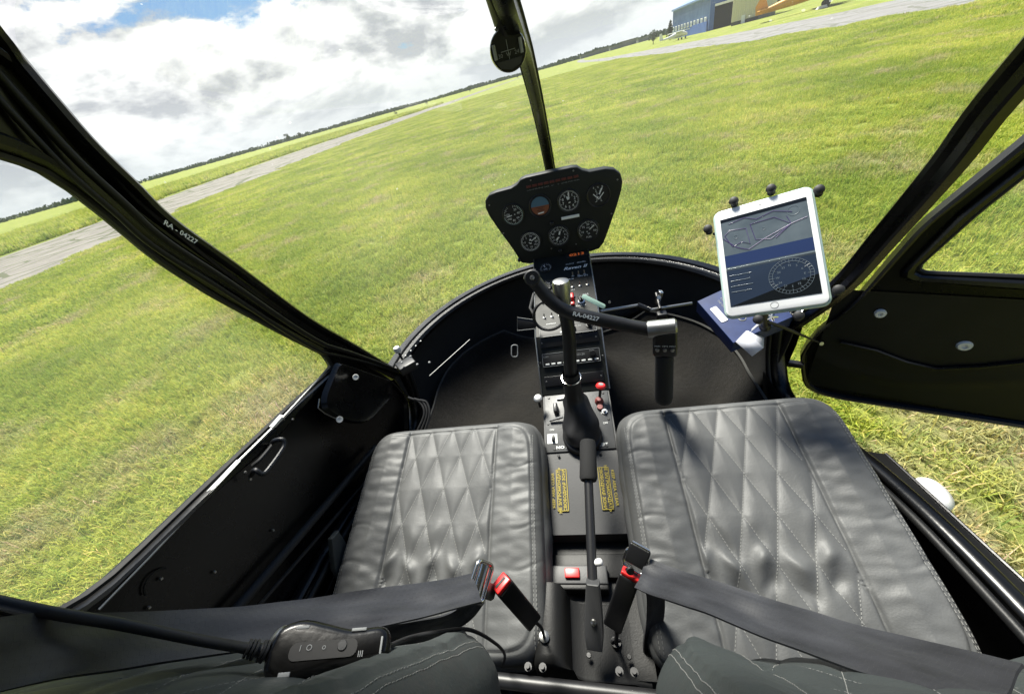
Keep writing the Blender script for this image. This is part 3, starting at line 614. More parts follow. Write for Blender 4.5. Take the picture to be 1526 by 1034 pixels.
# pillars: door post + windshield frame
PILS = {-1: [(.650, .972, 1.0), (.650, .850, 1.21), (.650, .748, 1.381), (.650, .662, 1.571), (.650, .608, 1.684), (.648, .592, 1.749), (.647, .578, 1.812), (.645, .572, 1.875), (.640, .566, 1.93), (.60, .53, 1.975), (.50, .47, 1.99)],
        1: [(.652, .985, 1.0), (.652, .853, 1.196), (.652, .784, 1.349), (.652, .724, 1.49), (.65, .694, 1.575), (.648, .640, 1.69), (.647, .60, 1.79), (.645, .572, 1.87), (.640, .566, 1.93), (.60, .53, 1.975), (.50, .47, 1.99)]}
def strip(h, path, prof, outn):                      # sweep a section; prof (a along width dir, b along outward)
    vs = []; n = len(prof); k = len(path)
    for i, p in enumerate(path):
        t = (path[min(i+1, k-1)]-path[max(i-1, 0)]).normalized(); b = V(outn[i]) if isinstance(outn, list) else V(outn)
        b = (b-t*b.dot(t)).normalized(); a = t.cross(b)
        for q in prof: vs.append(p+a*q[0]+b*q[1])
    h.add(vs, [(i*n+j, i*n+(j+1) % n, (i+1)*n+(j+1) % n, (i+1)*n+j) for i in range(k-1) for j in range(n)]+[tuple(range(n)), tuple((k-1)*n+j for j in range(n))[::-1]])
for sg in (-1, 1):
    path = spline([(sg*x, y, z) for x, y, z in PILS[sg]], 50)
    h = mb('paint')
    # width direction a = t x b ; make it point rearwards from the front edge
    w_ = -sg
    pr = [(0, .016), (w_*.003, -.010), (w_*.012, -.018), (w_*.020, -.016), (w_*.025, -.006), (w_*.038, -.004), (w_*.042, .0), (w_*.042, .018)]
    strip(h, path, pr, (sg, 0, 0)); wf_ = h.build('windshield_frame', heli, 30)
    if sg < 0:
        h = mb('trim')
        for off, rr in ((.058, .006), (.080, .0045)): h.tube([p+V((.022, -off*(1 if i > 8 else i/8), -off*.35)) for i, p in enumerate(path)], rr, 8)
        h.build('frame_bead', wf_, 60)
# nose corner brackets and screws
# nose corner brackets, hoses and screws at both ends of the sill
for sg in (-1, 1):
    h = mb('steel'); 
    for k in range(4): h.lathe((sg*(.615-.012*k), 1.02+.028*k, 1.018), (0, 0, 1), [(0, .004), (.002, .003)], 8)
    h.build('sill_screw', heli)
h = mb('steel'); h.tube([pt(640, 560, d=1.22), pt(700, 506, d=1.30)], .0014, 6); h.build('sill_edge_wire', heli)
h = mb('white'); q = pt(592, 521, d=1.25); h.lathe(q, (0, 0, 1), [(-.012, .004), (-.010, .010), (0, .013), (.010, .010), (.013, .003)], 16); h.m('blackmetal').tube([q, q+V((0, 0, -.045))], .004, 8); h.build('vent_knob', heli)
h = mb('blackmetal'); h.box(pt(606, 545, d=1.22), (.06, .05, .03), Matrix.Rotation(R(40), 3, 'Z'), .004); h.m('dimmark'); 
for a, b in ((599, 540), (612, 531), (622, 543), (640, 540)): h.lathe(pt(a, b, d=1.19), (0, -.3, 1), [(0, .0045), (.003, .003)], 8)
h.build('sill_latch', heli)
h = mb('rubber')
for k in range(3):
    h.tube(spline([pt(608+k*9, 592+k*2, d=1.10), pt(626+k*5, 600, d=1.10), pt(632+k*4, 618, d=1.09), pt(618+k*6, 650, d=1.08)], 16), .0035, 8)
h.build('wire_bundle', heli)
# registration on the left pillar
a = pt(252, 333, x=-.655); b = pt(287, 355, x=-.655); t = (b-a).normalized(); nn = V((1, 0, 0)); nn = (nn-t*nn.dot(t)).normalized(); up = nn.cross(t)
c = (a+b)/2; c = pt(270, 347, x=-.628)
h = mb('marking'); h.text('RA - 04227', .0135, (c, t, up, nn), bold=.0002, sx=.9); h.build('registration_lettering', heli)
# left inner cabin structure under the side window
# centre post
post = spline([(.002, 1.615, 1.0), (.002, 1.60, 1.25), (.002, 1.46, 1.45), (.002, 1.26, 1.63), (.002, 1.0, 1.762), (.002, .80, 1.805), (.002, .60, 1.845), (.002, .42, 1.97)], 50)
h = mb('paint'); strip(h, post, [(-.0155, .008), (-.013, -.006), (-.005, -.009), (.005, -.009), (.013, -.006), (.0155, .008)], [(0, 1, .6)]*50); cp = h.build('windshield_centre_post', heli, 30)
h = mb('trim'); strip(h, post, [(-.019, .012), (-.019, .008), (.019, .008), (.019, .012)], [(0, 1, .6)]*50); h.build('retaining_strip', cp, 30)
# windshield panes
for sg in (-1, 1):
    side = [V((0, 0, 0))]*0
    path = spline([(sg*x, y, z) for x, y, z in PILS[sg][:8]], 40)
    pst = spline([(0, 1.615, 1.0), (0, 1.60, 1.25), (0, 1.46, 1.45), (0, 1.26, 1.635), (0, 1.0, 1.775), (0, .78, 1.84), (0, .44, 1.97)], 40)
    h = mb('glass')
    def fg(u, v):
        i = v*39; a = path[int(round(i))]; b = pst[int(round(i))]; th = u*math.pi/2
        bulge = (1-v)
        e = V((a.x*(1-math.cos(th)) if False else a.x*math.sin(th), a.y+(b.y-a.y)*math.cos(th)**(1.0+.35*v), a.z+(b.z-a.z)*math.cos(th)))
        return e+V((sg*.012, .012, .012))*math.sin(u*math.pi)
    h.grid(fg, 25, 40); g = h.build('windshield_pane', heli, 60)
    if sg < 0: g['label'] = 'left clear windshield pane'
    else: g['label'] = 'right clear windshield pane'
# roof, rear wall
h = mb('liner')
h.grid(lambda u, v: V((-.63+1.26*u, (.52-.10*math.cos((u-.5)*math.pi))*(1-v)-1.28*v, 1.995-.035*(2*u-1)**4+.015*math.sin(v*3))), 20, 16)
h.build('roof', heli, 60, solid=.02)
h = mb('liner'); h.box((0, -1.25, 1.1), (1.24, .03, .9)); h.box((0, -1.22, 1.77), (1.24, .06, .46), bev=.02); h.build('rear_bulkhead', heli)
for sg in (-1, 1):
    h = mb('paint'); h.tube([(sg*.65, -.02, 1.0), (sg*.655, -.03, 1.4), (sg*.64, -.03, 1.75), (sg*.60, -.03, 1.98)], .035, 10, flat=.6, up=(1, 0, 0)); h.tube([(sg*.65, -1.2, 1.0), (sg*.63, -1.22, 1.98)], .06, 10); h.build('door_post', heli, 60)
# ---------------- instrument panel
ipo = [(-.150, 1.190), (-.172, 1.253), (-.207, 1.335), (-.226, 1.385), (-.231, 1.413), (-.226, 1.436), (-.208, 1.452), (-.18, 1.457), (-.13, 1.459), (-.108, 1.466), (-.094, 1.478), (-.075, 1.482), (.075, 1.482), (.094, 1.478), (.108, 1.466), (.13, 1.457), (.18, 1.456), (.208, 1.447), (.226, 1.430), (.231, 1.405), (.226, 1.378), (.207, 1.325), (.172, 1.243), (.158, 1.212), (.140, 1.192), (.110, 1.186), (-.12, 1.180)]
FRP = (V((0, 1.315, 0)), V((1, 0, 0)), V((0, 0, 1)), V((0, -1, 0)))
h = mb('panel'); h.prism(ipo, FRP, .035, bev=.005, n=3); panel = h.build('instrument_panel', heli, 40)
def PF(x, z, e=.0): return (V((x, 1.28-e, z)), V((1, 0, 0)), V((0, 0, 1)), V((0, -1, 0)))
def gauge(x, z, kind, r=.0385, fr=None, name='gauge', parent=None):
    o, u, v, w = fr or PF(x, z)
    def Q(a, b, e): return o+u*a+v*b+w*e
    h = mb('plastic'); n = 40
    # bezel ring
    pr = [(0, r), (.004, r), (.005, r*.97), (.004, r*.90), (.001, r*.885)]
    h.lathe(o, w, pr[:1]+pr[1:], n)
    h.m('dial').lathe(o, w, [(.0015, r*.885), (.0016, 0)], n)
    def tickr(a0, a1, r0, r1, wd, mm='marking'):
        h.m(mm)
        a = (a0+a1)/2; d = V((math.sin(R(a)), math.cos(R(a)))); p = V((d.y, -d.x))
        q = [d*r0+p*wd/2, d*r1+p*wd/2, d*r1-p*wd/2, d*r0-p*wd/2]
        h.add([Q(c.x, c.y, .0026) for c in q], [(0, 1, 2, 3)])
    def tx(s, a, b, sz, mm='marking'):
        h.m(mm).text(s, sz, (Q(a, b, .0028), u, v, w))
    def ring(r0, r1, a0, a1, mm):
        h.m(mm); k = 30; vs = []
        for i in range(k+1):
            a = R(a0+(a1-a0)*i/k); vs += [Q(math.sin(a)*r0, math.cos(a)*r0, .0024), Q(math.sin(a)*r1, math.cos(a)*r1, .0024)]
        h.add(vs, [(2*i, 2*i+1, 2*i+3, 2*i+2) for i in range(k)])
    def needle(a, L=.75, wd=.0022):
        d = V((math.sin(R(a)), math.cos(R(a)))); p = V((d.y, -d.x)); h.m('marking')
        h.add([Q(*c, .0034) for c in (-d*r*.2+p*wd*.7, d*r*L*.8+p*wd*.7, d*r*L, d*r*L*.8-p*wd*.7, -d*r*.2-p*wd*.7)], [(0, 1, 2, 3, 4)])
        h.m('plastic').lathe(o+w*.003, w, [(0, r*.12), (.0015, r*.1)], 12)
    if kind == 'horizon':
        k = 24; rr = r*.80
        for (a0, a1, mm) in ((-90, 90, 'sky'), (90, 270, 'earth')):
            vs = [Q(0, 0, .0022)]+[Q(rr*math.sin(R(a0+(a1-a0)*i/k)), rr*math.cos(R(a0+(a1-a0)*i/k)), .0022) for i in range(k+1)]
            h.m(mm).add(vs, [(0, i, i+1) for i in range(1, k+1)])
        for j, wd in enumerate((.030, .018, .026, .012)): h.m('dial').add([Q(a, b, .003) for a, b in ((-wd/2, -.003-j*.005), (wd/2, -.003-j*.005), (wd/2, -.0045-j*.005), (-wd/2, -.0045-j*.005))], [(0, 1, 2, 3)])
        h.m('marking').add([Q(a, b, .0034) for a, b in ((-.012, -.022), (.010, -.020), (.010, -.024), (-.010, -.026))], [(0, 1, 2, 3)])
        ring(r*.80, r*.83, 0, 360, 'dial')
    elif kind == 'airspeed':
        for i in range(30): tickr(i*11+10, i*11+10, r*(.66 if i % 3 == 0 else .74), r*.84, .0011)
        for i, s in enumerate(('20', '40', '60', '80', '100', '120')): a = R(30+i*50); tx(s, r*.5*math.sin(a), r*.5*math.cos(a), .010)
        ring(r*.845, r*.87, 30, 260, 'tag'); needle(-98, .7)
    elif kind == 'altimeter':
        for i in range(50): tickr(i*7.2, i*7.2, r*(.68 if i % 5 == 0 else .76), r*.86, .0011)
        for i in range(10): a = R(36*i); tx(str(i), r*.54*math.sin(a), r*.54*math.cos(a), .0125)
        tx('ALT', 0, r*.22, .006); needle(5, .8); needle(-20, .45, .004)
    elif kind == 'tachometer':
        for sg in (-1, 1):
            h.m('marking')
            for i in range(12):
                b = -.020+i*.0036; xx = sg*(.010+.006*math.cos((i-5.5)/5.5*1.3)*-1)
                h.add([Q(xx-.0018*(1+(i % 3 == 0)), b, .0026), Q(xx+.0018, b, .0026), Q(xx+.0018, b+.0010, .0026), Q(xx-.0018*(1+(i % 3 == 0)), b+.001, .0026)], [(0, 1, 2, 3)])
        tx('R', .014, .026, .008); tx('E', -.014, .026, .008); needle(30, .75, .0028)
        h.m('marking').text('%', .008, (Q(0, .026, .0028), u, v, w))
        d = V((-.6, -.8)); h.add([Q(*c, .0034) for c in ((0, -.014), (-.018, .006), (-.016, .008), (.002, -.012))], [(0, 1, 2, 3)]); h.add([Q(*c, .0034) for c in ((0, -.014), (.018, .006), (.016, .008), (-.002, -.012))], [(0, 1, 2, 3)])
    elif kind == 'climb':
        for i in range(36): tickr(i*10, i*10, r*(.66 if i % 3 == 0 else .74), r*.86, .0014)
        for s, a in (('0', -90), ('5', -40), ('10', 10), ('15', 60), ('20', 95), ('5', -130), ('10', 180), ('15', 130)): tx(s, r*.52*math.sin(R(a)), r*.52*math.cos(R(a)), .010)
        needle(60, .78); needle(5, .3, .005)
        ring(r*.86, r*.88, 0, 360, 'marking')
    elif kind == 'compass_card':
        for i in range(36): tickr(i*10, i*10, r*(.68 if i % 3 == 0 else .76), r*.86, .0012)
        for i, s in enumerate(('N', '3', '6', 'E', '12', '15', 'S', '21', '24', 'W', '30', '33')): a = R(30*i+25); tx(s, r*.56*math.sin(a), r*.56*math.cos(a), .009)
        needle(20, .5, .004); needle(35, -.5, .004)
    elif kind == 'manifold':
        for i in range(28): tickr(-120+i*9, -120+i*9, r*(.68 if i % 4 == 0 else .76), r*.86, .0012)
        for i, s in enumerate(('10', '15', '20', '25', '30')): a = R(-100+i*50); tx(s, r*.55*math.sin(a), r*.55*math.cos(a), .010)
        tx('MAN', 0, r*.25, .006); tx('28', 0, -r*.3, .008); tx('FUEL', 0, -r*.62, .009); needle(55, .7)
    else:
        for i in range(14): tickr(-130+i*20, -130+i*20, r*.66, r*.84, .0013)
        tx(kind, 0, -r*.35, r*.42); needle(random.uniform(-80, 80), .7, .0016)
    ob = h.build(name, parent or panel, 40); return ob
gs = [(-.141, 1.372, 'airspeed', 'airspeed_gauge'), (-.044, 1.383, 'horizon', 'attitude_indicator'), (.054, 1.381, 'altimeter', 'altimeter'), (.152, 1.379, 'tachometer', 'tachometer'),
      (-.100, 1.266, 'climb', 'climb_rate_gauge'), (.004, 1.268, 'compass_card', 'heading_gauge'), (.108, 1.268, 'manifold', 'manifold_pressure_gauge')]
for x, z, k, nm in gs: gauge(x, z, k, name=nm)
h = mb('marking'); h.box((.052, 1.279, 1.326), (.062, .003, .010), Matrix.Rotation(R(0), 3, 'Y'), bev=.001); h.build('placard_strip', panel)
h = mb('amber')
for i in range(9): h.box((-.07+i*.0195, 1.2785, 1.452-.002*0), (.016, .003, .008), bev=.001)
h.m('dimmark')
for i in range(9): h.text(('CLUTCH', 'MR TEMP', 'MR CHIP', 'STARTER', 'ALT', 'OIL', 'LOW FUEL', 'TR CHIP', 'LOW RPM')[i], .0042, (V((-.07+i*.0195, 1.2755, 1.441)), V((1, 0, 0)), V((0, 0, 1)), V((0, -1, 0))))
h.build('annunciator_row', panel)
h = mb('plastic')
for x, z in ((-.014, 1.318), (.0, 1.213), (-.155, 1.205)): h.lathe((x, 1.28, z), (0, -1, 0), [(0, .0065), (.010, .006), (.012, .004)], 14)
h.build('adjustment_knob', panel)
h = mb('steel')
for x, z in ((-.215, 1.42), (.215, 1.415), (-.19, 1.315), (.19, 1.31), (-.06, 1.47), (.08, 1.47), (.06, 1.225), (-.03, 1.225)): h.lathe((x, 1.28, z), (0, -1, 0), [(0, .003), (.0012, .0025)], 8)
h.build('panel_screw', panel)
# ---------------- console (upper) with sloping face
HW = .1
A0, A1, A2 = V((0, 1.285, 1.195)), V((0, .915, 1.098)), V((0, .79, .968))
h = mb('panel')
sec = [(A0.y, A0.z), (A1.y, A1.z), (A2.y, A2.z), (A2.y, ZF), (1.36, ZF), (1.36, 1.19)]
h.prism([(y, z) for y, z in sec], (V((-HW, 0, 0)), V((0, 1, 0)), V((0, 0, 1)), V((1, 0, 0))), 2*HW); cons = h.build('console', heli, 20)
h = mb('steel'); 
for sg in (-1, 1): h.tube([V((sg*(HW+.001), p.y, p.z+.001)) for p in (A0, A1, A2)], .0022, 6)
h.build('console_edge_trim', cons)
def face(P0, P1, s, x):       # frame on sloping face between P0(front/top) and P1
    v = (P0-P1).normalized(); u = V((1, 0, 0)); w = u.cross(v); p = P0+(P1-P0)*s
    return (V((x, p.y, p.z)), u, v, w)
F1 = lambda s, x: face(A0, A1, s, x)
F2 = lambda s, x: face(A1, A2, s, x)
def fbox(h, fr, w, l, t, bev=.001, dx=0, dy=0):
    o, u, v, n = fr; rot = Matrix((u, v, n)).transposed(); h.box(o+u*dx+v*dy+n*(t/2), (w, l, t), rot, bev)
def ftext(h, fr, s, sz, dx=0, dy=0, e=.0015, **k): o, u, v, n = fr; h.text(s, sz, (o+u*dx+v*dy+n*e, u, v, n), **k)
for s, x, k in ((.17, -.058, 'OIL'), (.42, -.062, 'CYL'), (.42, -.022, 'FUEL')): gauge(0, 0, k, r=.024, fr=F1(s, x), name='small_gauge', parent=cons)
h = mb('dial'); fbox(h, F1(.055, .058), .078, .022, .003); h.m('orange'); ftext(h, F1(.055, .058), '0213', .018, e=.0036, bold=.0006, sx=1.5); h.build('digital_clock', cons)
for s_, x_, tx_, sz_, sh_ in ((.23, .045, 'Raven II', .021, .35), (.17, .03, 'CLOCK', .009, 0), (.17, .07, 'HOURS', .009, 0), (.38, .025, 'STROBE', .007, 0), (.36, .068, 'NAV LTS', .009, 0), (.52, .03, 'ALT', .007, 0), (.60, .065, 'MAGS', .010, 0), (.72, .05, 'CLUTCH', .008, 0), (.88, -.05, 'AVIONICS', .007, 0)):
    h = mb('marking'); ftext(h, F1(s_, x_), tx_, sz_, shear=sh_, bold=.0004 if sh_ else 0, sx=1.2 if sh_ else 1); h.build('console_lettering', cons)
h = mb('steel')
for s, x in ((.34, .035), (.34, .055), (.34, .075), (.48, .03), (.48, .055), (.48, .08), (.60, .03), (.62, -.075), (.62, -.05), (.8, -.07), (.8, -.045), (.8, -.02)):
    o, u, v, n = F1(s, x); h.lathe(o, n, [(0, .005), (.002, .005), (.003, .002)], 10); h.tube([o+n*.002, o+n*.014+v*.006], [.0016, .0024], 6)
h.build('toggle_switch', cons)
h = mb('red'); fbox(h, F1(.615, .024), .012, .024, .014, .002); fbox(h, F1(.69, .024), .012, .012, .008, .002); h.build('guarded_switch', cons)
# key with tag
o, u, v, n = F1(.68, .052)
h = mb('chrome'); h.lathe(o, n, [(0, .012), (.006, .012), (.008, .009)], 18); h.m('plastic').lathe(o+n*.008, n, [(0, .008), (.010, .007)], 12); h.m('dial').box(o+n*.02, (.004, .012, .014), Matrix((u, v, n)).transposed(), .001); h.build('ignition_lock', cons)
key = thing('key_tag', 'pale green plastic tag hanging from the ignition key on the console', 'key tag', o)
ka = pt(868, 441, d=1.03); kb = pt(902, 458, d=1.0)
h = mb('tag'); dd = (kb-ka); L = dd.length; dd.normalize(); nn = (CAMPOS-ka).normalized(); nn = (nn-dd*nn.dot(dd)).normalized(); sd = nn.cross(dd)
h.prism([(L*.5+a, b) for a, b in rrect(L, .013, .006)], (ka, dd, sd, nn), .004, bev=.001); h.build('tag', key)
h = mb('chrome'); rp = [o+n*.026+u*(.009*math.cos(a))+n*(.009*math.sin(a)) for a in [i*math.pi/8 for i in range(17)]]; h.tube(rp, .0011, 6); h.tube([o+n*.034, (o+n*.034+ka)/2+V((0, 0, .003)), ka+dd*.004], .0016, 6); h.build('key_ring', key)
# radios
def radio(P0, P1, s, half, kind):
    o, u, v, n = face(P0, P1, s, 0); w_ = .172
    h = mb('dial'); fbox(h, (o, u, v, n), w_, .040, .006, .002); 
    h.m('dimmark')
    for dx, dy, a, b in ((0, .0195, w_, .0012), (0, -.0195, w_, .0012), (-w_/2, 0, .0012, .04), (w_/2, 0, .0012, .04)): fbox(h, (o+n*.006, u, v, n), a, b, .0008, 0, dx, dy)
    r_ = h.build('radio_unit' if kind else 'transponder', cons)
    h = mb('marking')
    if kind:
        for i in range(4): fbox(h, (o+n*.006, u, v, n), .012, .005, .002, .0008, -.072+i*.018, -.013)
        for i in range(4): fbox(h, (o+n*.006, u, v, n), .012, .005, .002, .0008, .018+i*.019, -.013)
    else:
        fbox(h, (o+n*.006, u, v, n), .010, .006, .002, .0008, -.018, -.010)
    h.m('dimmark'); ftext(h, (o+n*.006, u, v, n), 'COM' if kind else 'GPS', .007, -.075, .010); ftext(h, (o+n*.006, u, v, n), '121.50', .009, .03, .006); ftext(h, (o+n*.006, u, v, n), 'PUSH', .006, .064, .014)
    h.build('radio_buttons', r_)
    h = mb('plastic'); h.lathe(o+n*.006+u*.066+v*.003, n, [(0, .010), (.004, .0095), (.004, .006), (.014, .0055)], 18); h.lathe(o+n*.006+u*.02-v*0, n, [(0, .006), (.01, .005)], 12) if not kind else None; h.build('tuning_knob', r_)
radio(A0, A1, .97, 0, 0)
radio(A1, A2, .42, 0, 1)
h = mb('plastic')
for s in (.12, .78): fbox(h, F2(s, 0), .176, .03, .004, .001)
h.m('steel')
for s, x in ((.12, -.082), (.12, .082), (.78, -.082), (.78, .082), (.45, -.094), (.45, .094)): oo, u, v, n = F2(s, x); h.lathe(oo+n*.004, n, [(0, .0028), (.001, .002)], 8)
h.build('blanking_plate', cons)
# black cable loop at left of console
lp = pt(818, 470, d=1.0); h = mb('rubber')
h.tube([lp+IR*(.042*math.cos(a))+IU*(.040*math.sin(a))+IF*(.01*math.sin(2*a)) for a in [2*math.pi*i/28 for i in range(28)]], .0045, 8, close=True)
h.tube([lp+IR*-.04, lp+V((-.05, .02, .02)), lp+V((-.04, .08, .03))], .004, 8)
h.build('cable_loop', cons)
# ---------------- tunnel
T = [(.79, .966), (.62, .930), (.418, .868)]
h = mb('plate'); h.prism([(.79, .964), (.418, .868), (.418, ZF), (.79, ZF)], (V((-.098, 0, 0)), V((0, 1, 0)), V((0, 0, 1)), V((1, 0, 0))), .196); tun = h.build('centre_tunnel', heli, 20)
TA, TB = V((0, .79, .9655)), V((0, .418, .8695))
FT = lambda s, x: face(TA, TB, s, x)
h = mb('platectl'); fbox(h, FT(.24, 0), .186, .178, .003, .001); h.m('plastic')
for x, s in ((-.08, .03), (.08, .03), (-.07, .45), (.07, .45), (-.085, .25), (.085, .25), (-.06, .5), (.05, .5)): o, u, v, n = FT(s, x); h.lathe(o+n*.003, n, [(0, .004), (.002, .003)], 8)
plate = h.build('control_plate', tun)
h = mb('marking')
ftext(h, FT(.44, -.02), 'NO SMOKING', .011, e=.004, bold=.0003, sx=1.3); ftext(h, FT(.44, .062), 'LEFT', .011, e=.004, bold=.0003)
ftext(h, FT(.30, -.075), 'ON', .008, e=.004); ftext(h, FT(.2, .075), 'PULL', .008, e=.004); ftext(h, FT(.28, .075), 'OFF', .008, e=.004); fbox(h, FT(.37, -.075), .028, .028, .0042, 0)
h.build('plate_lettering', tun)
h = mb('plastic'); fbox(h, FT(.37, -.072), .008, .018, .012, .001); o, u, v, n = FT(.14, -.06); h.box(o+n*.012, (.012, .03, .02), Matrix((u, v, n)).transposed(), .003); h.m('steel'); h.tube([o+n*.01+u*-.02-v*.035, o+n*.016+u*.02-v*.03], .004, 8); fbox(h, FT(.05, -.045), .022, .004, .008, .001); h.m('chrome'); o, u, v, n = FT(.19, .077); h.lathe(o+n*.003, n, [(0, .009), (.004, .008), (.004, .004), (.012, .0035)], 14); h.build('switch_cluster', tun)
# red mixture knob
o, u, v, n = FT(.10, .066); kt = pt(895, 577, d=1.03)
h = mb('blackmetal'); h.tube([o, kt], .004, 8); h.m('red'); ax = (kt-o).normalized(); h.lathe(kt-ax*.004, ax, [(0, .004), (.003, .012), (.008, .0145), (.013, .012), (.015, .004)], 20); h.m('dimmark').lathe(kt+ax*.0112, ax, [(0, .007), (.0005, .0)], 14)
h.build('red_pull_knob', tun)
h = mb('faded'); h.lathe(o, n, [(.003, .013), (.012, .011), (.018, .006)], 16); h.lathe(o-v*.02, n, [(.003, .009), (.010, .008)], 14); h.build('mixture_guard', tun)
o, u, v, n = FT(.02, -.112); h = mb('steel'); h.lathe(pt(802, 594, d=1.06), (0, -.3, 1), [(-.004, .010), (0, .013), (.004, .0125), (.006, .008)], 18); h.m('blackmetal').tube([pt(802, 594, d=1.06), pt(805, 606, d=1.09)], .004, 8); h.build('grey_pull_knob', tun)
# warning labels
def label(x, top, flip, bold, parent):
    fr = FT(top, x); o, u, v, n = fr
    uu, vv = (v, -u) if not flip else (-v, u)
    h = mb('dial'); fbox(h, fr, .028, .105, .0012, 0); h.m('yellow')
    for dx, dy, a, b in ((0, .051, .0275, .0016), (0, -.051, .0275, .0016), (-.0130, 0, .0016, .1035), (.0130, 0, .0016, .1035)): fbox(h, (o+n*.0012, u, v, n), a, b, .0006, 0, dx, dy)
    for i, s in enumerate(('НЕ ЗАГРОМОЖДАТЬ', 'СВОБОДНАЯ ЗОНА')):
        c = o+n*.0022+vv*(.0062 if i == 0 else -.0062); h.text(s, .0098, (c, uu, vv, n), bold=.0003, sx=1.12)
    h.build('warning_label', parent)
    h = mb('yellow'); c = o+n*.0016-u*(.0225*(1 if not flip else -1)); h.text('KEEP AREA CLEAR', .0098, (c, uu, vv, n), bold=.0002, sx=1.1)
    h.build('english_warning_lettering', parent)
label(-.056, .73, False, 1, tun); label(.030+.022, .73, True, 1, tun)
# lower hump behind tunnel
h = mb('trim'); h.box((0, .30, .78), (.2, .26, .10)); h.box((0, .36, .838), (.19, .05, .012), bev=.002)
h.build('tunnel_base', heli)
h = mb('plate'); h.box((-.03, .335, .855), (.125, .038, .016), bev=.003); h.m('trim').box((-.03, .312, .845), (.125, .012, .03), bev=.003); lb = h.build('latch_bar', heli)
h = mb('red'); h.box((-.043, .336, .866), (.032, .020, .009), bev=.002); h.build('red_latch_button', lb)
h = mb('trim')
def hump(u, v):
    x = -.125+u*.055+ (0); y = .165+v*.12
    return V((x, y, .90))
h.prism([(-.122, 0), (-.122, .06), (-.115, .078), (-.10, .086), (-.08, .086), (-.066, .078), (-.058, .06), (-.052, .03), (-.03, .018), (.06, .016), (.09, .012), (.09, 0)], (V((0, .285, .815)), V((1, 0, 0)), V((0, .25, .97)), V((0, -1, 0))), .13, bev=.012, n=4)
h.m('plastic'); 
for x, y in ((-.02, .2), (-.06, .255), (.055, .2)): h.lathe((x, y, .846), (0, 0, 1), [(0, .005), (.003, .004)], 10)
h.build('collective_cover', heli, 50)
# hinge tube
h = mb('blackmetal'); h.tube([(-.20, .150, .885), (.105, .138, .885)], .012, 14); h.m('plastic').tube([(-.20, .118, .872), (.12, .105, .872)], .010, 12)
h.m('blackmetal')
for x in (-.127, -.10, .035, .06): h.lathe((x, .168, .895), (0, 0, 1), [(0, .007), (.006, .007), (.006, .004), (.012, .004)], 10)
h.build('seat_hinge_tube', heli, 50)
# ---------------- cyclic
stick_base = V((0, .685, .945)); top = pt(836, 424, y=.745); mid = pt(851, 560, y=.705)
cyc_l = pt(792, 413, y=.745)
h = mb('blackmetal')
h.tube(spline([stick_base, mid, pt(848, 500, y=.72), pt(842, 462, y=.735)], 20), .0165, 16)
cyc = h.build('cyclic_stick', heli, 50)
ts = pt(838, 446, y=.742)
h = mb('steel'); axd = (top-ts).normalized(); h.lathe(ts-axd*.01, axd, [(0, .019), (.005, .020), (.050, .020), (.056, .0185), (.058, .012), (.0585, .0)], 28); h.build('pivot_housing', cyc, 40)
h = mb('blackmetal')
bar = spline([pt(789, 408, y=.735), pt(800, 423, y=.73), pt(820, 447, y=.72), pt(843, 463, y=.71), pt(870, 471, y=.70), pt(920, 482, y=.69), pt(968, 491, y=.675)], 36)
h.tube(bar, [.0155]+[.0157]*30+[.0148]*5, 18); h.lathe(bar[0], (bar[0]-bar[1]), [(0, .017), (.003, .013)], 20)
cb = h.build('cyclic_crossbar', cyc, 50)
h = mb('rubber'); e0 = pt(793, 414, y=.72); nn = (CAMPOS-e0).normalized(); h.lathe(e0, nn, [(-.02, .018), (.004, .018), (.008, .015), (.008, .008)], 22); h.m('steel').lathe(e0+nn*.008, nn, [(0, .0055), (.004, .005), (.005, .002)], 12); h.build('crossbar_pivot', cyc)
h = mb('marking'); i0 = 24; p0 = bar[24]; t0 = (bar[28]-bar[22]).normalized(); nn = (CAMPOS-p0).normalized(); nn = (nn-t0*nn.dot(t0)).normalized(); 
h.text('RA-04227', .013, (p0+nn*.0164-t0*.004, t0, nn.cross(t0), nn), bold=.0003, sx=1.1); h.build('registration_lettering', cyc)
ga, gb = bar[-1], pt(1012, 487, y=.665)
h = mb('steel'); dgx = (gb-ga).normalized(); h.lathe(ga-dgx*.004, dgx, [(0, .0185), (.003, .0195), ((gb-ga).length-.004, .0195), ((gb-ga).length, .015)], 24); h.build('grip_clamp', cyc, 40)
g0, g1, g2 = pt(992, 492, y=.665), pt(990, 524, y=.665), pt(989, 598, y=.655)
ax = (g2-g1).normalized(); nn = (CAMPOS-g1).normalized(); nn = (nn-ax*nn.dot(ax)).normalized(); sd = nn.cross(ax)
rot = Matrix((sd, ax, nn)).transposed()
h = mb('plastic'); h.box((g0+g1)/2, (.050, (g1-g0).length+.008, .034), rot, .007); gh = h.build('grip_head', cyc, 50)
c0 = (g0+g1)/2+nn*.017
h = mb('marking')
for k in (-1, 0, 1): h.text(('COM', 'STBY', 'TRIM')[k+1], .0055, (c0+nn*.0008+sd*k*-.015-ax*.002*-1, -sd, -ax, nn))
h.m('steel')
for k in (-1, 0, 1): h.lathe(c0-sd*k*.015+ax*.011, nn, [(0, .0045), (.004, .004), (.005, .002)], 10)
h.build('grip_buttons', gh)
h = mb('foam'); L = (g2-g1).length; h.lathe(g1+ax*.004, ax, [(0, .017), (.004, .0195), (.02, .020), (L*.5, .0205), (L-.02, .021), (L-.008, .019), (L-.004, .013)], 24); h.build('hand_grip', cyc, 50)
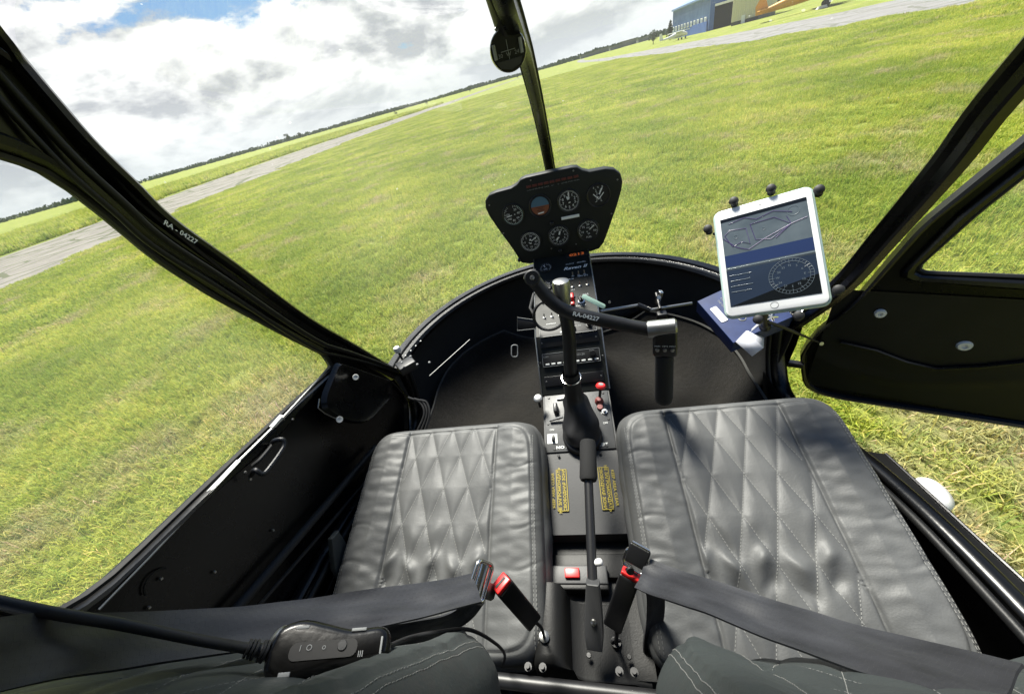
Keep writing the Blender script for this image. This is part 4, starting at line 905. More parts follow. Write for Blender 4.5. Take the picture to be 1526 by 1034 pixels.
# boot
h = mb('rubber')
bt = [V((.008, .655, .945)), V((.006, .67, .968)), V((.010, .682, .99)), V((.004, .70, 1.02)), V((0, .705, 1.045)), mid+V((0, 0, .012))]
vs = []; n = 32; rr = [.050, .050, .041, .033, .024, .0215]; ctr = spline(bt, 24)
for i, c in enumerate(ctr):
    f = i/23*5; a = int(min(f, 4)); r = rr[a]+(rr[a+1]-rr[a])*(f-a)
    for j in range(n):
        q = 2*math.pi*j/n; fold = 1+.10*math.sin(q*3+f*1.9)*math.sin(f/5*math.pi)+.05*math.sin(q*7-f*2)*math.sin(f/5*math.pi)
        vs.append(c+V((math.cos(q), math.sin(q), 0))*r*fold)
h.add(vs, [(i*n+j, i*n+(j+1) % n, (i+1)*n+(j+1) % n, (i+1)*n+j) for i in range(23) for j in range(n)])
h.m('plastic').lathe((.008, .655, .915), (0, -.25, .97), [(0, .052), (.028, .053), (.032, .048)], 30)
boot = h.build('stick_boot', cyc, 60)
h = mb('chrome'); cc = ctr[-2]; h.tube([cc+V((math.cos(a)*.0245, math.sin(a)*.0245, .003*math.sin(a))) for a in [2*math.pi*i/24 for i in range(24)]], .0022, 6, close=True); h.build('boot_clamp_ring', cyc)
# ---------------- collective
c_t, c_m, c_b = pt(876, 656, z=1.045), pt(877, 716, z=1.02), pt(884, 892, z=.955); c_e = pt(886, 958, z=.90)
h = mb('blackmetal'); h.tube([c_m, (c_m+c_b)/2, c_b], .0095, 14); col = h.build('collective_lever', heli, 50)
ax = (c_m-c_t).normalized(); L = (c_m-c_t).length
h = mb('foam'); h.lathe(c_t, ax, [(0, .010), (.002, .0165), (.008, .0185), (L*.5, .0185), (L-.006, .0195), (L, .017), (L+.001, .010)], 22); h.m('dimmark').lathe(c_t+ax*-.0005, ax, [(0, .007), (.001, .009)], 14); h.build('throttle_grip', col, 50)
h = mb('plate'); a2 = (c_e-c_b).normalized(); n2 = V((0, -.4, 1)).normalized(); n2 = (n2-a2*n2.dot(a2)).normalized(); s2 = a2.cross(n2)
h.prism([(-.012, -.03), (-.016, .02), (-.017, .06), (-.014, .085), (.014, .085), (.017, .06), (.016, .02), (.012, -.03)], (c_b-n2*.012, s2, a2, n2), .022, bev=.004); h.m('steel').lathe(c_b+a2*.035+n2*.010, n2, [(0, .006), (.003, .005), (.004, .002)], 14); h.build('collective_root', col, 40)
h = mb('white'); f0 = pt(889, 838, z=.975); h.lathe(f0, (1, 0, .3), [(-.004, .006), (.004, .007), (.010, .006), (.012, .003)], 14); h.build('white_friction_knob', col)
# ---------------- pedals
ped = [(895, 464, 950, 455), (968, 462, 1031, 452)]
h = mb('steel'); 
for a, b, c, d_ in ped: h.tube([pt(a, b, d=1.32), pt(c, d_, d=1.32)], .0055, 12)
h.m('blackmetal'); h.tube([pt(950, 455, d=1.32), pt(968, 462, d=1.32)], .011, 12); pd_ = h.build('pedal_bar', heli)
h = mb('chrome'); h.box(pt(982, 443, d=1.33), (.014, .02, .05), Matrix.Rotation(.3, 3, 'Y'), .002); h.m('blackmetal'); h.box(pt(986, 475, d=1.32), (.035, .03, .055), None, .004); h.tube([pt(978, 437, d=1.35), pt(984, 460, d=1.3)], .005, 8); h.m('chrome').lathe(pt(981, 443, d=1.31), (0, -1, .5), [(0, .008), (.01, .007)], 12); h.lathe(pt(908, 450, d=1.31), (0, -1, .5), [(0, .006), (.01, .005)], 12); h.build('pedal_bracket', heli)
h = mb('dimmark'); lpc = V((-.225, 1.11, .95)); 
lc = pt(767, 523, d=1.30); h.tube([lc+IR*a+IU*b for a, b in rrect(.022, .042, .008)], .0022, 6, close=True); h.build('carpet_slot_ring', heli)
h = mb('plastic'); b0 = pt(784, 484, d=1.12); h.prism([(-.028, -.02), (.03, -.014), (.03, .014), (-.028, .022)], (b0, IR, IU, -IF), .02, bev=.002); h.m('dimmark').tube([b0+IR*a+IU*b-IF*.02 for a, b in ((-.027, -.019), (.029, -.013), (.029, .013), (-.027, .021))], .0012, 5, close=True); h.build('console_side_bracket', heli)
# black cloth bunch at the nose
bag = mb('carpet')
bc = pt(955, 440, z=.80)
def fb(u, v):
    a = (u-.5)*.26; b = (v-.5)*.16
    e = math.exp(-((a+.01)/.055)**2-(b/.07)**2)*.085+math.exp(-((a-.07)/.04)**2-(b/.06)**2)*.04*0
    return V((bc.x+a+.01, bc.y+b, bc.z-.055+e+.012*mnoise.noise(V((a*22, b*22, 1)))+.0*v))
bag.grid(fb, 36, 24); bg = bag.build('cloth_cover', None, 60); bg.modifiers.new('t', 'SOLIDIFY').thickness = .012
tag(bg, 'bunched black cloth lying in the nose behind the pedals', 'cloth')
# ---------------- round compass on centre post
cc = pt(757, 75, d=.60); nn = (CAMPOS-cc).normalized(); nn = (nn+V((0, 0, -.1))).normalized(); u = V((1, 0, 0)); u = (u-nn*u.dot(nn)).normalized(); v = nn.cross(u)
h = mb('blackmetal'); h.lathe(cc-nn*.03, nn, [(0, .018), (.004, .026), (.022, .029), (.03, .0300), (.032, .0285)], 40); h.m('dial').lathe(cc+nn*.0022, nn, [(0, .0285), (.0003, 0)], 40)
comp = h.build('compass', heli, 40)
h = mb('chrome'); h.tube([cc+nn*.002+u*.0293*math.cos(a)+v*.0293*math.sin(a) for a in [2*math.pi*i/40 for i in range(40)]], .0009, 6, close=True); h.build('compass_rim', comp)
h = mb('dimmark'); h.tube([cc+nn*.004+u*a+v*b for a, b in ((-.012, 0), (.012, 0))], .0005, 5); h.tube([cc+nn*.004+u*a+v*b for a, b in ((0, -.012), (0, .014))], .0005, 5)
for i, s in enumerate(('30', 'W', '24')): h.text(s, .008, (cc+nn*.004+u*(i-1)*.014+v*-.005, u, v, nn))
for sg in (-1, 1): h.tube([cc+nn*.005+u*sg*.022+v*.012, cc+nn*.005+u*sg*.022-v*.008], .0028, 8)
h.m('plate'); h.prism([(-.022, -.012), (.022, -.012), (.017, -.021), (0, -.026), (-.017, -.021)], (cc+nn*.003, u, v, nn), .002); h.build('compass_card', comp)
h = mb('blackmetal'); h.tube([cc-nn*.02, cc+V((-.005, -.03, .060)), cc+V((-.012, -.14, .115))], [.012, .014, .016], 12, flat=.6); h.m('steel'); 
for a, b in ((-.012, .03), (.010, .032)): h.lathe(cc+u*a+v*b+nn*.006, nn, [(0, .003), (.002, .002)], 8)
h.tube([cc+u*.014+v*.036, cc+u*.012+v*.09], .0022, 6)
h.build('compass_bracket', comp)
# ---------------- doors. A door is built in its own frame: s = distance back from the hinge line, z up, w = outward
def door(name, H, d, outw, label, left):
    d = V(d).normalized(); ow = V(outw).normalized()
    def D(s, z, w=0): return V((H[0], H[1], 0))+d*s+ow*w+V((0, 0, z))
    # profile outline (s, z): lower front corner, bottom, rear, top, front slope (hinge side follows the pillar)
    if left:
        outl = [(.03, .86), (.16, .74), (.95, .84), (1.02, .92), (1.02, 1.70), (.90, 1.88), (.54, 1.955), (.458, 1.94), (.446, 1.84), (.425, 1.74), (.365, 1.60), (.25, 1.36), (.15, 1.16), (.06, .98)]
        win = [(.245, 1.212), (.445, 1.252), (.62, 1.280), (.83, 1.312), (.885, 1.34), (.90, 1.66), (.84, 1.80), (.56, 1.835), (.495, 1.79), (.468, 1.717), (.446, 1.635), (.401, 1.536), (.31, 1.37), (.247, 1.262)]
        rw = [.022, .02, .02, .03, .03, .05, .05, .03, .03, .03, .03, .03, .03, .010]
    else:
        outl = [(.035, .86), (.075, .71), (.17, .697), (.98, .73), (1.02, .80), (1.02, 1.70), (.90, 1.88), (.52, 1.90), (.38, 1.68), (.275, 1.45), (.178, 1.27), (.118, 1.06), (.062, .95)]
        win = [(.20, 1.150), (.86, 1.146), (.90, 1.19), (.90, 1.66), (.84, 1.80), (.56, 1.83), (.45, 1.66), (.36, 1.50), (.26, 1.30)]
        rw = [.035, .03, .02, .05, .05, .04, .05, .05, .02]
    rb = [.03, .05, .03, .04, .06, .05, .05, .05, .05, .03, .03, .03, .03, .03][:len(outl)]
    if left: rb = [.04, .05, .03, .05, .06, .05, .03, .02, .03, .03, .03, .03, .02, .03]
    O = [(p.x, p.y) for p in rpoly([V((a, b, 0)) for a, b in outl], rb, 5)]; W = [(p.x, p.y) for p in rpoly([V((a, b, 0)) for a, b in win], rw, 5)]
    dr = heli; n = 160
    def resample(P):
        P = [V((*p, 0)) for p in P]; P.append(P[0]); c = V((.5, 1.35, 0)) if True else None
        out = []
        for k in range(n):
            a = 2*math.pi*k/n; dv = V((math.cos(a), math.sin(a), 0)); best = None
            for p, q in zip(P, P[1:]):
                e = q-p; den = dv.x*e.y-dv.y*e.x
                if abs(den) < 1e-12: continue
                t = ((p.x-c.x)*e.y-(p.y-c.y)*e.x)/den; u = ((p.x-c.x)*dv.y-(p.y-c.y)*dv.x)/den
                if t > 0 and -1e-6 <= u <= 1+1e-6: best = t if best is None else max(best, t)
            out.append((c.x+dv.x*best, c.y+dv.y*best))
        return out
    O2, W2 = resample(O), resample(W)
    def bow(z): return -.035*max(0, (z-1.45)/.45)**2      # door leans inwards near the roof
    h = mb('paint'); vs = []
    rings = []
    for k in range(n):
        (a, b), (c_, e) = O2[k], W2[k]
        L_ = [(0, -.000, .010), (.0, .02, -.012), (.04, .0, -.020)]
        row = []
        for f, wv in ((0, .02), (0, -.012), (.03, -.017), (.10, -.017), (.14, -.006), (.86, -.006)): 
            row.append(D(a+(c_-a)*f, b+(e-b)*f, -wv*-1+bow(b+(e-b)*f)))
        rings.append(row)
    # inner skin (towards cabin = negative w), outer skin (+w)
    body = []
    for k in range(n):
        (a, b), (c_, e) = O2[k], W2[k]; dd = math.hypot(c_-a, e-b); g = lambda m_: (a+(c_-a)*m_/dd, b+(e-b)*m_/dd)
        lo = min(dd*.4, .014)
        seq = [(g(0), .012), (g(0), -.016), (g(lo*.5), -.021), (g(lo), -.018), (g(min(lo*1.4, dd*.5)), -.006), (g(dd-min(.034, dd*.45)), -.006), (g(dd-min(.030, dd*.4)), -.016), (g(dd-min(.022, dd*.3)), -.022), (g(dd-min(.010, dd*.15)), -.020), (g(dd-.003), -.008), (g(dd-.003), .012)]
        body += [D(q[0], q[1], wv+bow(q[1])) for q, wv in seq]
    m_ = 11
    h.add(body, [(k*m_+j, ((k+1) % n)*m_+j, ((k+1) % n)*m_+(j+1) % m_, k*m_+(j+1) % m_) for k in range(n) for j in range(m_)])
    ob = h.build(name, heli, 30); ob['label'] = label
    h = mb('dust_glare' if left else 'glass'); 
    pv = [D(a, b, .002+bow(b)) for a, b in W2]; h.add(pv+[D(.55, 1.5, .004)], [(k, (k+1) % n, n) for k in range(n)]); h.build('side_window', ob, 180)
    h = mb('rubber'); h.tube([D(a, b, -.004+bow(b)) for a, b in W2], .006, 6, close=True); h.build('window_seal', ob)
    return ob, D
ld, DL = door('left_door', (-.665, .985), (0, -1, 0), (-1, 0, 0), 'closed left door with pull handle and open vent hatch', True)
rd, DR = door('right_door', (.68, 1.0), (.896, -.445, 0), (.445, .896, 0), 'right door swung wide open over the grass', False)
# left door fittings
h = mb('paint'); h.tube([DL(.14, .795, -.016), DL(.45, .835, -.018), DL(.75, .865, -.018), DL(.95, .885, -.018)], .007, 8); h.build('lower_rib', ld)
e1, e2 = pt(372, 884, x=-.635), pt(536, 694, x=-.635); f1, f2 = pt(402, 884, x=-.625), pt(545, 718, x=-.625)
h = mb('trim'); h.tube([e1+(e1-e2)*.5, e1, e2, e2+(e2-e1)*.25], .010, 10, flat=.6); h.build('lower_ledge_rail', ld)
h = mb('trim'); h.tube([f1+(f1-f2)*.5, f1, f2, f2+(f2-f1)*.3], .0045, 8); h.build('lower_ledge_bead', ld)
h = mb('blackmetal'); hp = [pt(374, 708, x=-.640), pt(380, 700, x=-.612), pt(392, 706, x=-.600), pt(404, 694, x=-.598), pt(423, 666, x=-.598), pt(422, 655, x=-.602), pt(410, 656, x=-.62), pt(404, 662, x=-.640)]
h.tube(spline(hp, 40), .0048, 10); h.m('steel')
for a, b in ((436, 625), (365, 704), (372, 714)): h.lathe(pt(a, b, x=-.642), (1, 0, 0), [(0, .0035), (.003, .0025)], 8)
h.build('pull_handle', ld)
h = mb('rubber'); h.tube(spline([pt(376, 694, x=-.64), pt(388, 684, x=-.63), pt(404, 665, x=-.63), pt(410, 655, x=-.64)], 14), .004, 8); h.build('latch_lever', ld)
h = mb('steel'); 
for a, b in ((222, 905), (320, 852), (407, 790), (240, 862)): h.lathe(pt(a, b, x=-.655), (1, 0, 0), [(0, .003), (.002, .002)], 8)
h.build('door_screw', ld)
h = mb('trim'); cc = pt(237, 868, x=-.655); h.tube([cc+V((0, .020*math.cos(a), .020*math.sin(a))) for a in [math.pi*.1+math.pi*.8*i/12 for i in range(13)]], .0015, 6); h.build('moulded_recess', ld)
# reflected daylight on the glossy window ledge, painted as thin white strips
h = mb('marking')
for a, b, c, e in ((296, 752, 356, 688), (404, 638, 420, 620)):
    pa, pb = pt(a, b, x=-.650), pt(c, e, x=-.650); t_ = (pb-pa).normalized(); n_ = V((.45, 0, .9)); n_ = (n_-t_*n_.dot(t_)).normalized(); h.box((pa+pb)/2+n_*.004, (.008, (pb-pa).length, .0012), Matrix((t_.cross(n_), t_, n_)).transposed(), 0)
h.build('painted_ledge_glint', ld)
h = mb('steel'); h.tube([pt(a, b, x=-.648) for a, b in ((146, 908), (219, 833), (294, 754), (353, 690), (419, 625), (470, 570), (491, 546))], .0028, 8); h.build('ledge_highlight_strip', ld)  # bright metal strip added to draw the highlight along the ledge
# vent hatch at the front lower corner of the left side
vp = [pt(500, 538, x=-.625), pt(585, 568, x=-.60), pt(582, 592, x=-.60), pt(545, 632, x=-.60), pt(515, 630, x=-.605), pt(478, 612, x=-.615), pt(478, 590, x=-.62)]
loop = rpoly(vp, [.02, .02, .02, .04, .02, .03, .02], 4); ctr = sum(loop, V())/len(loop); k = len(loop)
h = mb('paint'); inn = [p*.93+ctr*.07+V((.010, 0, 0)) for p in loop]; inn2 = [p*.80+ctr*.20+V((.004, 0, 0)) for p in loop]
h.add(loop+inn+inn2+[ctr], [(i, (i+1) % k, k+(i+1) % k, k+i) for i in range(k)]+[(k+i, k+(i+1) % k, 2*k+(i+1) % k, 2*k+i) for i in range(k)]+[(2*k+i, 2*k+(i+1) % k, 3*k) for i in range(k)])
h.build('vent_hatch', ld, 60)
h = mb('white')
for a, b, xx in ((530, 562, -.596), (506, 625, -.596)): q = pt(a, b, x=xx); nn = (CAMPOS-q).normalized(); h.lathe(q, nn, [(-.004, .007), (.002, .0085), (.005, .0075), (.0045, .004), (.0025, .0035)], 16)
h.build('hatch_knob', ld)
M['leafgap'] = mat('grass_green_edge_light', (.18, .24, .04), .6)
h = mb('steel'); h.tube([pt(476, 594, x=-.606), pt(474, 608, x=-.604), pt(484, 616, x=-.602), pt(505, 626, x=-.60)], .0016, 6); h.build('hatch_edge', ld)
# right door fittings
def OD(s, z, w): return DR(s, z, w)
h = mb('trim')
h.grid(lambda u, v: OD(.075+.90*u, .735+.36*v, -.010-.006*math.sin(u*math.pi)*math.sin(v*math.pi)-.004*math.exp(-((v-.33+.12*math.sin(u*8))/.05)**2)), 50, 30); h.build('inner_trim_panel', rd, 60)
h = mb('paint'); h.tube([OD(s, z, -.018) for s, z in ((.12, .925), (.20, .912), (.27, .885), (.33, .875), (.40, .90), (.48, .94), (.6, .96))], .006, 8); h.build('moulded_rib', rd)
for a, b, kn, rad in ((1311, 463, 'grommet', .012), (1435, 510, 'handle_knob', .014)):
    rdir = IR*(a-763)+IU*(517-b)+IF*FPX; H = V((.68, 1.0, 0)); nn = V((.445, .896, 0)); t = (H-CAMPOS).dot(nn)/rdir.dot(nn); q = CAMPOS+rdir*t-nn*.012
    h = mb('white'); h.lathe(q, -nn, [(-.006, rad*1.0), (.003, rad*1.05), (.008, rad*.85), (.008, rad*.45), (.003, rad*.35)], 20); h.build(kn, rd)
h = mb('blackmetal'); h.box(OD(.03, .82, -.02), (.05, .02, .018), Matrix.Rotation(R(-26), 3, 'Z'), .003); h.box(OD(.0, 1.02, -.0), (.06, .02, .03), Matrix.Rotation(R(-26), 3, 'Z'), .003); h.build('hinge', rd)
h = mb('blackmetal'); h.tube([pt(1128, 474, d=1.02), pt(1168, 488, d=1.02), OD(.075, .915, -.02)], [.0055, .005, .0025], 8); h.m('steel').lathe(OD(.075, .915, -.02), (0, -1, .3), [(0, .007), (.008, .006)], 10); h.build('door_stay', heli)
h = mb('red'); h.box(OD(.10, 1.035, .02), (.02, .01, .02), None, .002); h.build('red_ribbon_flag', rd)
# landing gear: skids, struts and the white rounded cap seen outside the right sill
h = mb('blackmetal')
for sg in (-1, 1):
    h.tube(spline([(sg*1.08, 2.0, .28), (sg*1.08, 1.75, .09), (sg*1.08, 1.3, .05), (sg*1.08, -1.6, .05)], 24), .035, 12)
    for y in (.62, -1.0): h.tube([(sg*.35, y, .5), (sg*.70, y, .47), (sg*1.08, y, .08)], .032, 10, flat=.6)
h.build('landing_skid', heli, 50)
h = mb('paint'); h.grid(lambda u, v: V((.655*math.cos(math.pi*v)*-1, -1.35+2.5*u, .58-.20*math.sin(math.pi*v))), 12, 16); h.build('belly', heli, 60)
h = mb('paint'); a, b = pt(1352, 706, x=.74), pt(1500, 842, x=.74); h.tube([a+(a-b)*.3, a, b, b+(b-a)*1.2], .004, 8)
a2, b2 = a+(a-b)*.3, b+(b-a)*1.2; h.m('trim').add([a2, b2, b2+V((-.085, 0, .012)), a2+V((-.085, 0, .03)), a2+V((.03, 0, -.05)), b2+V((.03, 0, -.05)), a2+V((.02, 0, -.2)), b2+V((.02, 0, -.2))], [(0, 1, 2, 3), (0, 4, 5, 1), (4, 6, 7, 5)])
h.build('side_step_fairing', heli)
q = pt(1391, 736, x=.80); h = mb('white'); ax = V((.35, -.2, .9)).normalized(); u = V((.75, .65, 0)); 
h.lathe(q, ax, [(-.045, .022), (-.02, .036), (0, .040), (.008, .036), (.012, .02)], 28)
h.m('dial').lathe(q-ax*.045, ax, [(-.03, .030), (0, .034)], 24); h.build('white_fairing_cap', heli, 50)
# ---------------- seats
def cushion(h, st, o, ud, vd, nd, w, L, th, seam, mt, dia, br=.03, bolster=.012, nu=190, nv=200, flat_v=.0, seed=0, wrinkle=True, p_=9, taper=0.0, base=.0, side_stitch=(1, 1), sw=1.0):
    o, ud, vd, nd = V(o), V(ud), V(vd), V(nd)
    da, db = dia; gr = math.sqrt(1/da**2+1/db**2)
    def hgt(u, v):                                     # height at real coords (u across, v along from rear)
        e = 0
        if abs(u) > seam: e += bolster*min(1, (abs(u)-seam)/.05)*(1)
        e += .008*math.cos(u/w*math.pi)*math.cos((v/L-.5)*math.pi)
        if abs(u) < seam-.004:
            d = 1
            for q in (u/da+v/db, u/da-v/db): d = min(d, abs(q-round(q))/gr)
            e += .0045*(1-math.exp(-d/.011))-.004
            if wrinkle:
                for (cv, am, sg_) in ((.17, .010, .016), (.13, -.007, .014), (.23, .003, .02)):
                    e += am*math.exp(-((v-cv-.012*math.sin(u*60+seed))/sg_)**2)*(.55+.45*math.sin(u*58*2+seed*2))
        for s_ in (-seam, seam): e -= .0065*math.exp(-((u-s_)/.0036)**2)
        n_ = mnoise.noise(V((u*14+seed*3, v*14, seed)))*.0035
        e += n_+(mnoise.noise(V((u*30+seed*3, v*55, seed)))*.0022 if abs(u) > seam else 0)
        if abs(u) > seam and wrinkle:                 # crease folds on the side bolsters
            for cv in (.16, .24, .38): e -= .0035*math.exp(-((v-cv-.1*(abs(u)-seam)+.01*math.sin(u*40))/.0045)**2)*max(0, (abs(u)-seam-.03)/.1)
        return e
    def S(a, b, real=False):
        m = max(abs(a), abs(b)); 
        if m < 1e-9: u, v = 0, 0
        else:
            f = m/((abs(a)**p_+abs(b)**p_)**(1/p_)); u, v = a*f, b*f
        uu = u*w/2; vv = (v+1)/2*L
        if taper: uu *= 1-taper*(vv/L)
        d = (1-m)*min(w, L)/2; e = hgt(uu, vv)
        if d < br: e = e*(d/br)+(-(br-math.sqrt(max(0, br*br-(br-d)**2))))
        e -= .0035*math.exp(-((d-br*.85)/.003)**2)
        return o+ud*uu+vd*vv+nd*(e), uu, vv
    h.m(mt)
    A = [math.copysign(1-(1-abs(t))**1.0, t) for t in np.linspace(-1, 1, nu)]; B = list(np.linspace(-1, 1, nv))
    vs = [S(a, b)[0] for b in B for a in A]
    h.add(vs, [(j*nu+i, j*nu+i+1, (j+1)*nu+i+1, (j+1)*nu+i) for j in range(nv-1) for i in range(nu-1)])
    # skirt
    ring = [j for j in range(nu)]+[j*nu+nu-1 for j in range(1, nv)]+[(nv-1)*nu+j for j in range(nu-2, -1, -1)]+[j*nu for j in range(nv-2, 0, -1)]
    cen = o+vd*L/2; rows = [[vs[i] for i in ring]]
    for k, (dn, ou) in enumerate(((-.008, .006), (-th*.35, .010), (-th*.7, .007), (-th, -.008))):
        row = []
        for idx, i in enumerate(ring):
            p = vs[i]; q = p-cen; q = q-nd*q.dot(nd); row.append(p+q.normalized()*(ou+.003*mnoise.noise(p*18))+nd*dn)
        rows.append(row)
    nr = len(ring); allv = [p for r_ in rows for p in r_]
    h.add(allv, [(k*nr+i, k*nr+(i+1) % nr, (k+1)*nr+(i+1) % nr, (k+1)*nr+i) for k in range(4) for i in range(nr)])
    # piping + stitches
    def P2(u, v):
        # invert the rounding roughly: find a,b giving u,v
        f = 1-taper*(v/L) if taper else 1
        a, b = u/(w/2)/f, v/L*2-1
        m = (abs(a)**p_+abs(b)**p_)**(1/p_); mm = max(abs(a), abs(b)); 
        if mm > 1e-9: a, b = a*m/mm, b*m/mm
        if max(abs(a), abs(b)) > 1: return None
        return S(a, b)[0]
    st.m('thread')
    def dashes(fn, total, step=.0062, dl=.0036, wd=.0010):
        wd *= sw; step *= .5+.5*sw; dl *= .5+.5*sw; n = int(total/step)
        for k in range(n):
            t = k*step; u0, v0 = fn(t/total); u1, v1 = fn(min(1, (t+dl)/total)); a, b = P2(u0, v0), P2(u1, v1)
            if a is None or b is None or (b-a).length < 1e-4 or (b-a).length > .012: continue
            sd = (b-a).normalized().cross(nd)*wd/2; up = nd*.0012*sw
            st.add([a-sd, a+sd, b+sd, b-sd, a-sd+up, a+sd+up, b+sd+up, b-sd+up], [(4, 5, 6, 7), (0, 1, 5, 4), (1, 2, 6, 5), (2, 3, 7, 6), (3, 0, 4, 7)])
    lim = seam-.008
    for sgn in (1, -1):
        for c in range(-30, 40):
            # line u/da + sgn*v/db = c
            seg = []
            for k in range(401):
                v = .012+(L-.03)*k/400; u = (c-sgn*v/db)*da
                if abs(u) < lim: seg.append((u, v))
            if len(seg) > 4:
                (ua, va), (ub, vb) = seg[0], seg[-1]; dashes(lambda t: (ua+(ub-ua)*t, va+(vb-va)*t), math.hypot(ub-ua, vb-va))
    for s_ in ((-seam-.008, seam+.008) if sw < 1 else ()): dashes(lambda t: (s_, .02+(L-.05)*t), L-.05, wd=.0007)
    for sg_ in (-1, 1):
        for off in (.0, .006):
            wq = w/2-br*.62-off
            dashes(lambda t: (sg_*wq*(1-(taper*((.03+(L-.08)*t)/L))), .03+(L-.08)*t), L-.08, .0075, .0045, wd=.0009)
def seat(cx, label, seed, bdx=0):
    t = thing('seat', label, 'seat', (cx, .40, .90), 'front seats')
    slope = math.atan(.26); ud = V((1, 0, 0)); vd = V((0, math.cos(slope), math.sin(slope))); nd = ud.cross(vd)
    o = V((cx, .165, .892-.005)); h = MB(); st = MB()
    cushion(h, st, o, ud, vd, nd, .505, .515, .115, .128, 'leather', (.064, .168), seed=seed, taper=.035, br=.026)
    c = h.build('seat_cushion', t, 180); st.build('stitching', c, 30)
    h = mb('leather')                                 # raised piping round the edge
    # base box
    h = mb('trim'); h.box((cx, .40, .76), (.44, .44, .20), None, .01); h.build('seat_base', t)
    # backrest
    rec = R(20); vd2 = V((0, -math.sin(rec), math.cos(rec))); nd2 = V((0, math.cos(rec), math.sin(rec))); ud2 = vd2.cross(nd2)
    o2 = V((cx+bdx, .158, 1.085)); h = MB(); st = MB()
    cushion(h, st, o2, ud2*1, vd2, nd2, .475, .47, .09, .125, 'leather2', (.0625, .16), seed=seed+5, br=.045, bolster=.018, nu=120, nv=120, wrinkle=False, p_=6, sw=.6)
    b = h.build('backrest', t, 180); st.build('stitching', b, 30)
    return t
seat(-.345, 'left grey leather seat with diamond quilting, its belt buckle loose beside it', 1)
seat(.345, 'right grey leather seat with diamond quilting, next to the open door', 2, -.035)
h = mb('leather2'); q0 = pt(500, 880, x=-.60); h.prism([(-.03, -.06), (.03, -.05), (.05, .02), (.06, .075), (.035, .085), (-.01, .03)], (pt(505, 850, x=-.598), V((0, 1, 0)), V((0, 0, 1)), V((1, 0, 0))), .012, bev=.004)
pk = h.build('side_pocket_flap', heli)
# ---------------- tablet in a rubber-fingered cradle
def rotm(a, b, g):
    Rz = Matrix.Rotation(a, 3, 'Z'); Rx = Matrix.Rotation(b, 3, 'X'); Ry = Matrix.Rotation(g, 3, 'Y'); return Rz @ Rx @ Ry
Mt = rotm(-.58, -.759, -.347); tc = V((.436, .749, 1.348)); tu = Mt @ V((1, 0, 0)); tv = Mt @ V((0, 0, 1)); tn = Mt @ V((0, -1, 0))
tab = thing('tablet', 'white framed tablet computer showing a dim map, held in a black cradle', 'tablet', tc)
def TQ(a, b, e=0): return tc+tu*a+tv*b+tn*e
h = mb('clear'); h.prism(rrect(.177, .247, .016), (TQ(0, 0, -.012), tu, tv, tn), .0085, bev=.003, n=3); h.build('clear_case', tab, 40)
h = mb('tabwhite'); h.prism(rrect(.169, .239, .012), (TQ(0, 0, -.006), tu, tv, tn), .0075, bev=.0015); body = h.build('frame', tab, 40)
h = mb('steel'); h.tube([TQ(.0065*math.cos(a), -.1085+.0065*math.sin(a), .0017) for a in [2*math.pi*i/20 for i in range(20)]], .0004, 5, close=True); h.m('dial').lathe(TQ(0, .110, .0015), tn, [(0, .0016), (.0003, .001)], 10); h.build('home_button', body)
SW, SH = .150, .198
def quad(h, a0, b0, a1, b1, e): h.add([TQ(a0, b0, e), TQ(a1, b0, e), TQ(a1, b1, e), TQ(a0, b1, e)], [(0, 1, 2, 3)])
h = mb('screen'); quad(h, -SW/2, -SH/2, SW/2, SH/2, .0020)
h.m('screenblack'); quad(h, -SW/2, SH/2-.008, SW/2, SH/2, .0022)
h.m('screenblue'); quad(h, -SW/2, -.012, SW/2, .014, .0022)
h.m('screendark'); quad(h, -SW/2, -SH/2, SW/2, -.020, .0022)
h.m('screenblack').add([TQ(a, b, .0023) for a, b in ((-SW/2, -SH/2), (SW/2, -SH/2), (SW/2, -.060), (.0, -.078))], [(0, 1, 2, 3)])
scr = h.build('screen', tab)
h = mb('inkpale'); 
rc = V((.033, -.055))
def circ(r0, n=48): h.tube([TQ(rc.x+r0*math.cos(a), rc.y+r0*math.sin(a), .0026) for a in [2*math.pi*i/n for i in range(n)]], .00035, 4, close=True)
circ(.036); circ(.030)
for i in range(36):
    a = 2*math.pi*i/36; r0 = .026 if i % 3 == 0 else .031; h.tube([TQ(rc.x+r0*math.cos(a), rc.y+r0*math.sin(a), .0026), TQ(rc.x+.036*math.cos(a), rc.y+.036*math.sin(a), .0026)], .0003, 4)
for i, s in enumerate(('N', '33', '30', 'W', '24', '21', 'S', '15', '12', 'E', '6', '3')): a = math.pi/2+R(30*i); h.text(s, .006, (TQ(rc.x+.0215*math.cos(a), rc.y+.0215*math.sin(a), .0026), tu, tv, tn))
for k in range(4): h.tube([TQ(-.070, -.032-.012*k, .0026), TQ(-.030-.004*(k % 2), -.032-.012*k, .0026)], .0005, 4)
h.tube([TQ(-SW/2, -.016, .0026), TQ(SW/2, -.016, .0026)], .0011, 4)
h.build('compass_rose', scr)
h = mb('ink')
for pl in ([(-.070, .060), (-.060, .070), (-.030, .066), (-.026, .030), (-.040, .038), (-.058, .032), (-.070, .060)], [(-.022, .072), (.020, .074), (.046, .052), (.010, .030), (-.016, .036), (-.022, .072)], [(-.03, .018), (.0, .034), (.046, .052), (.072, .058)], [(.018, .030), (.046, .052), (.040, .070)], [(-.06, .085), (-.03, .090), (-.01, .080), (.02, .088), (.05, .076)], [(-.074, .055), (-.05, .028), (-.03, .018)]):
    h.tube([TQ(a, b, .0025) for a, b in pl], .0006, 4)
h.m('inkpale')
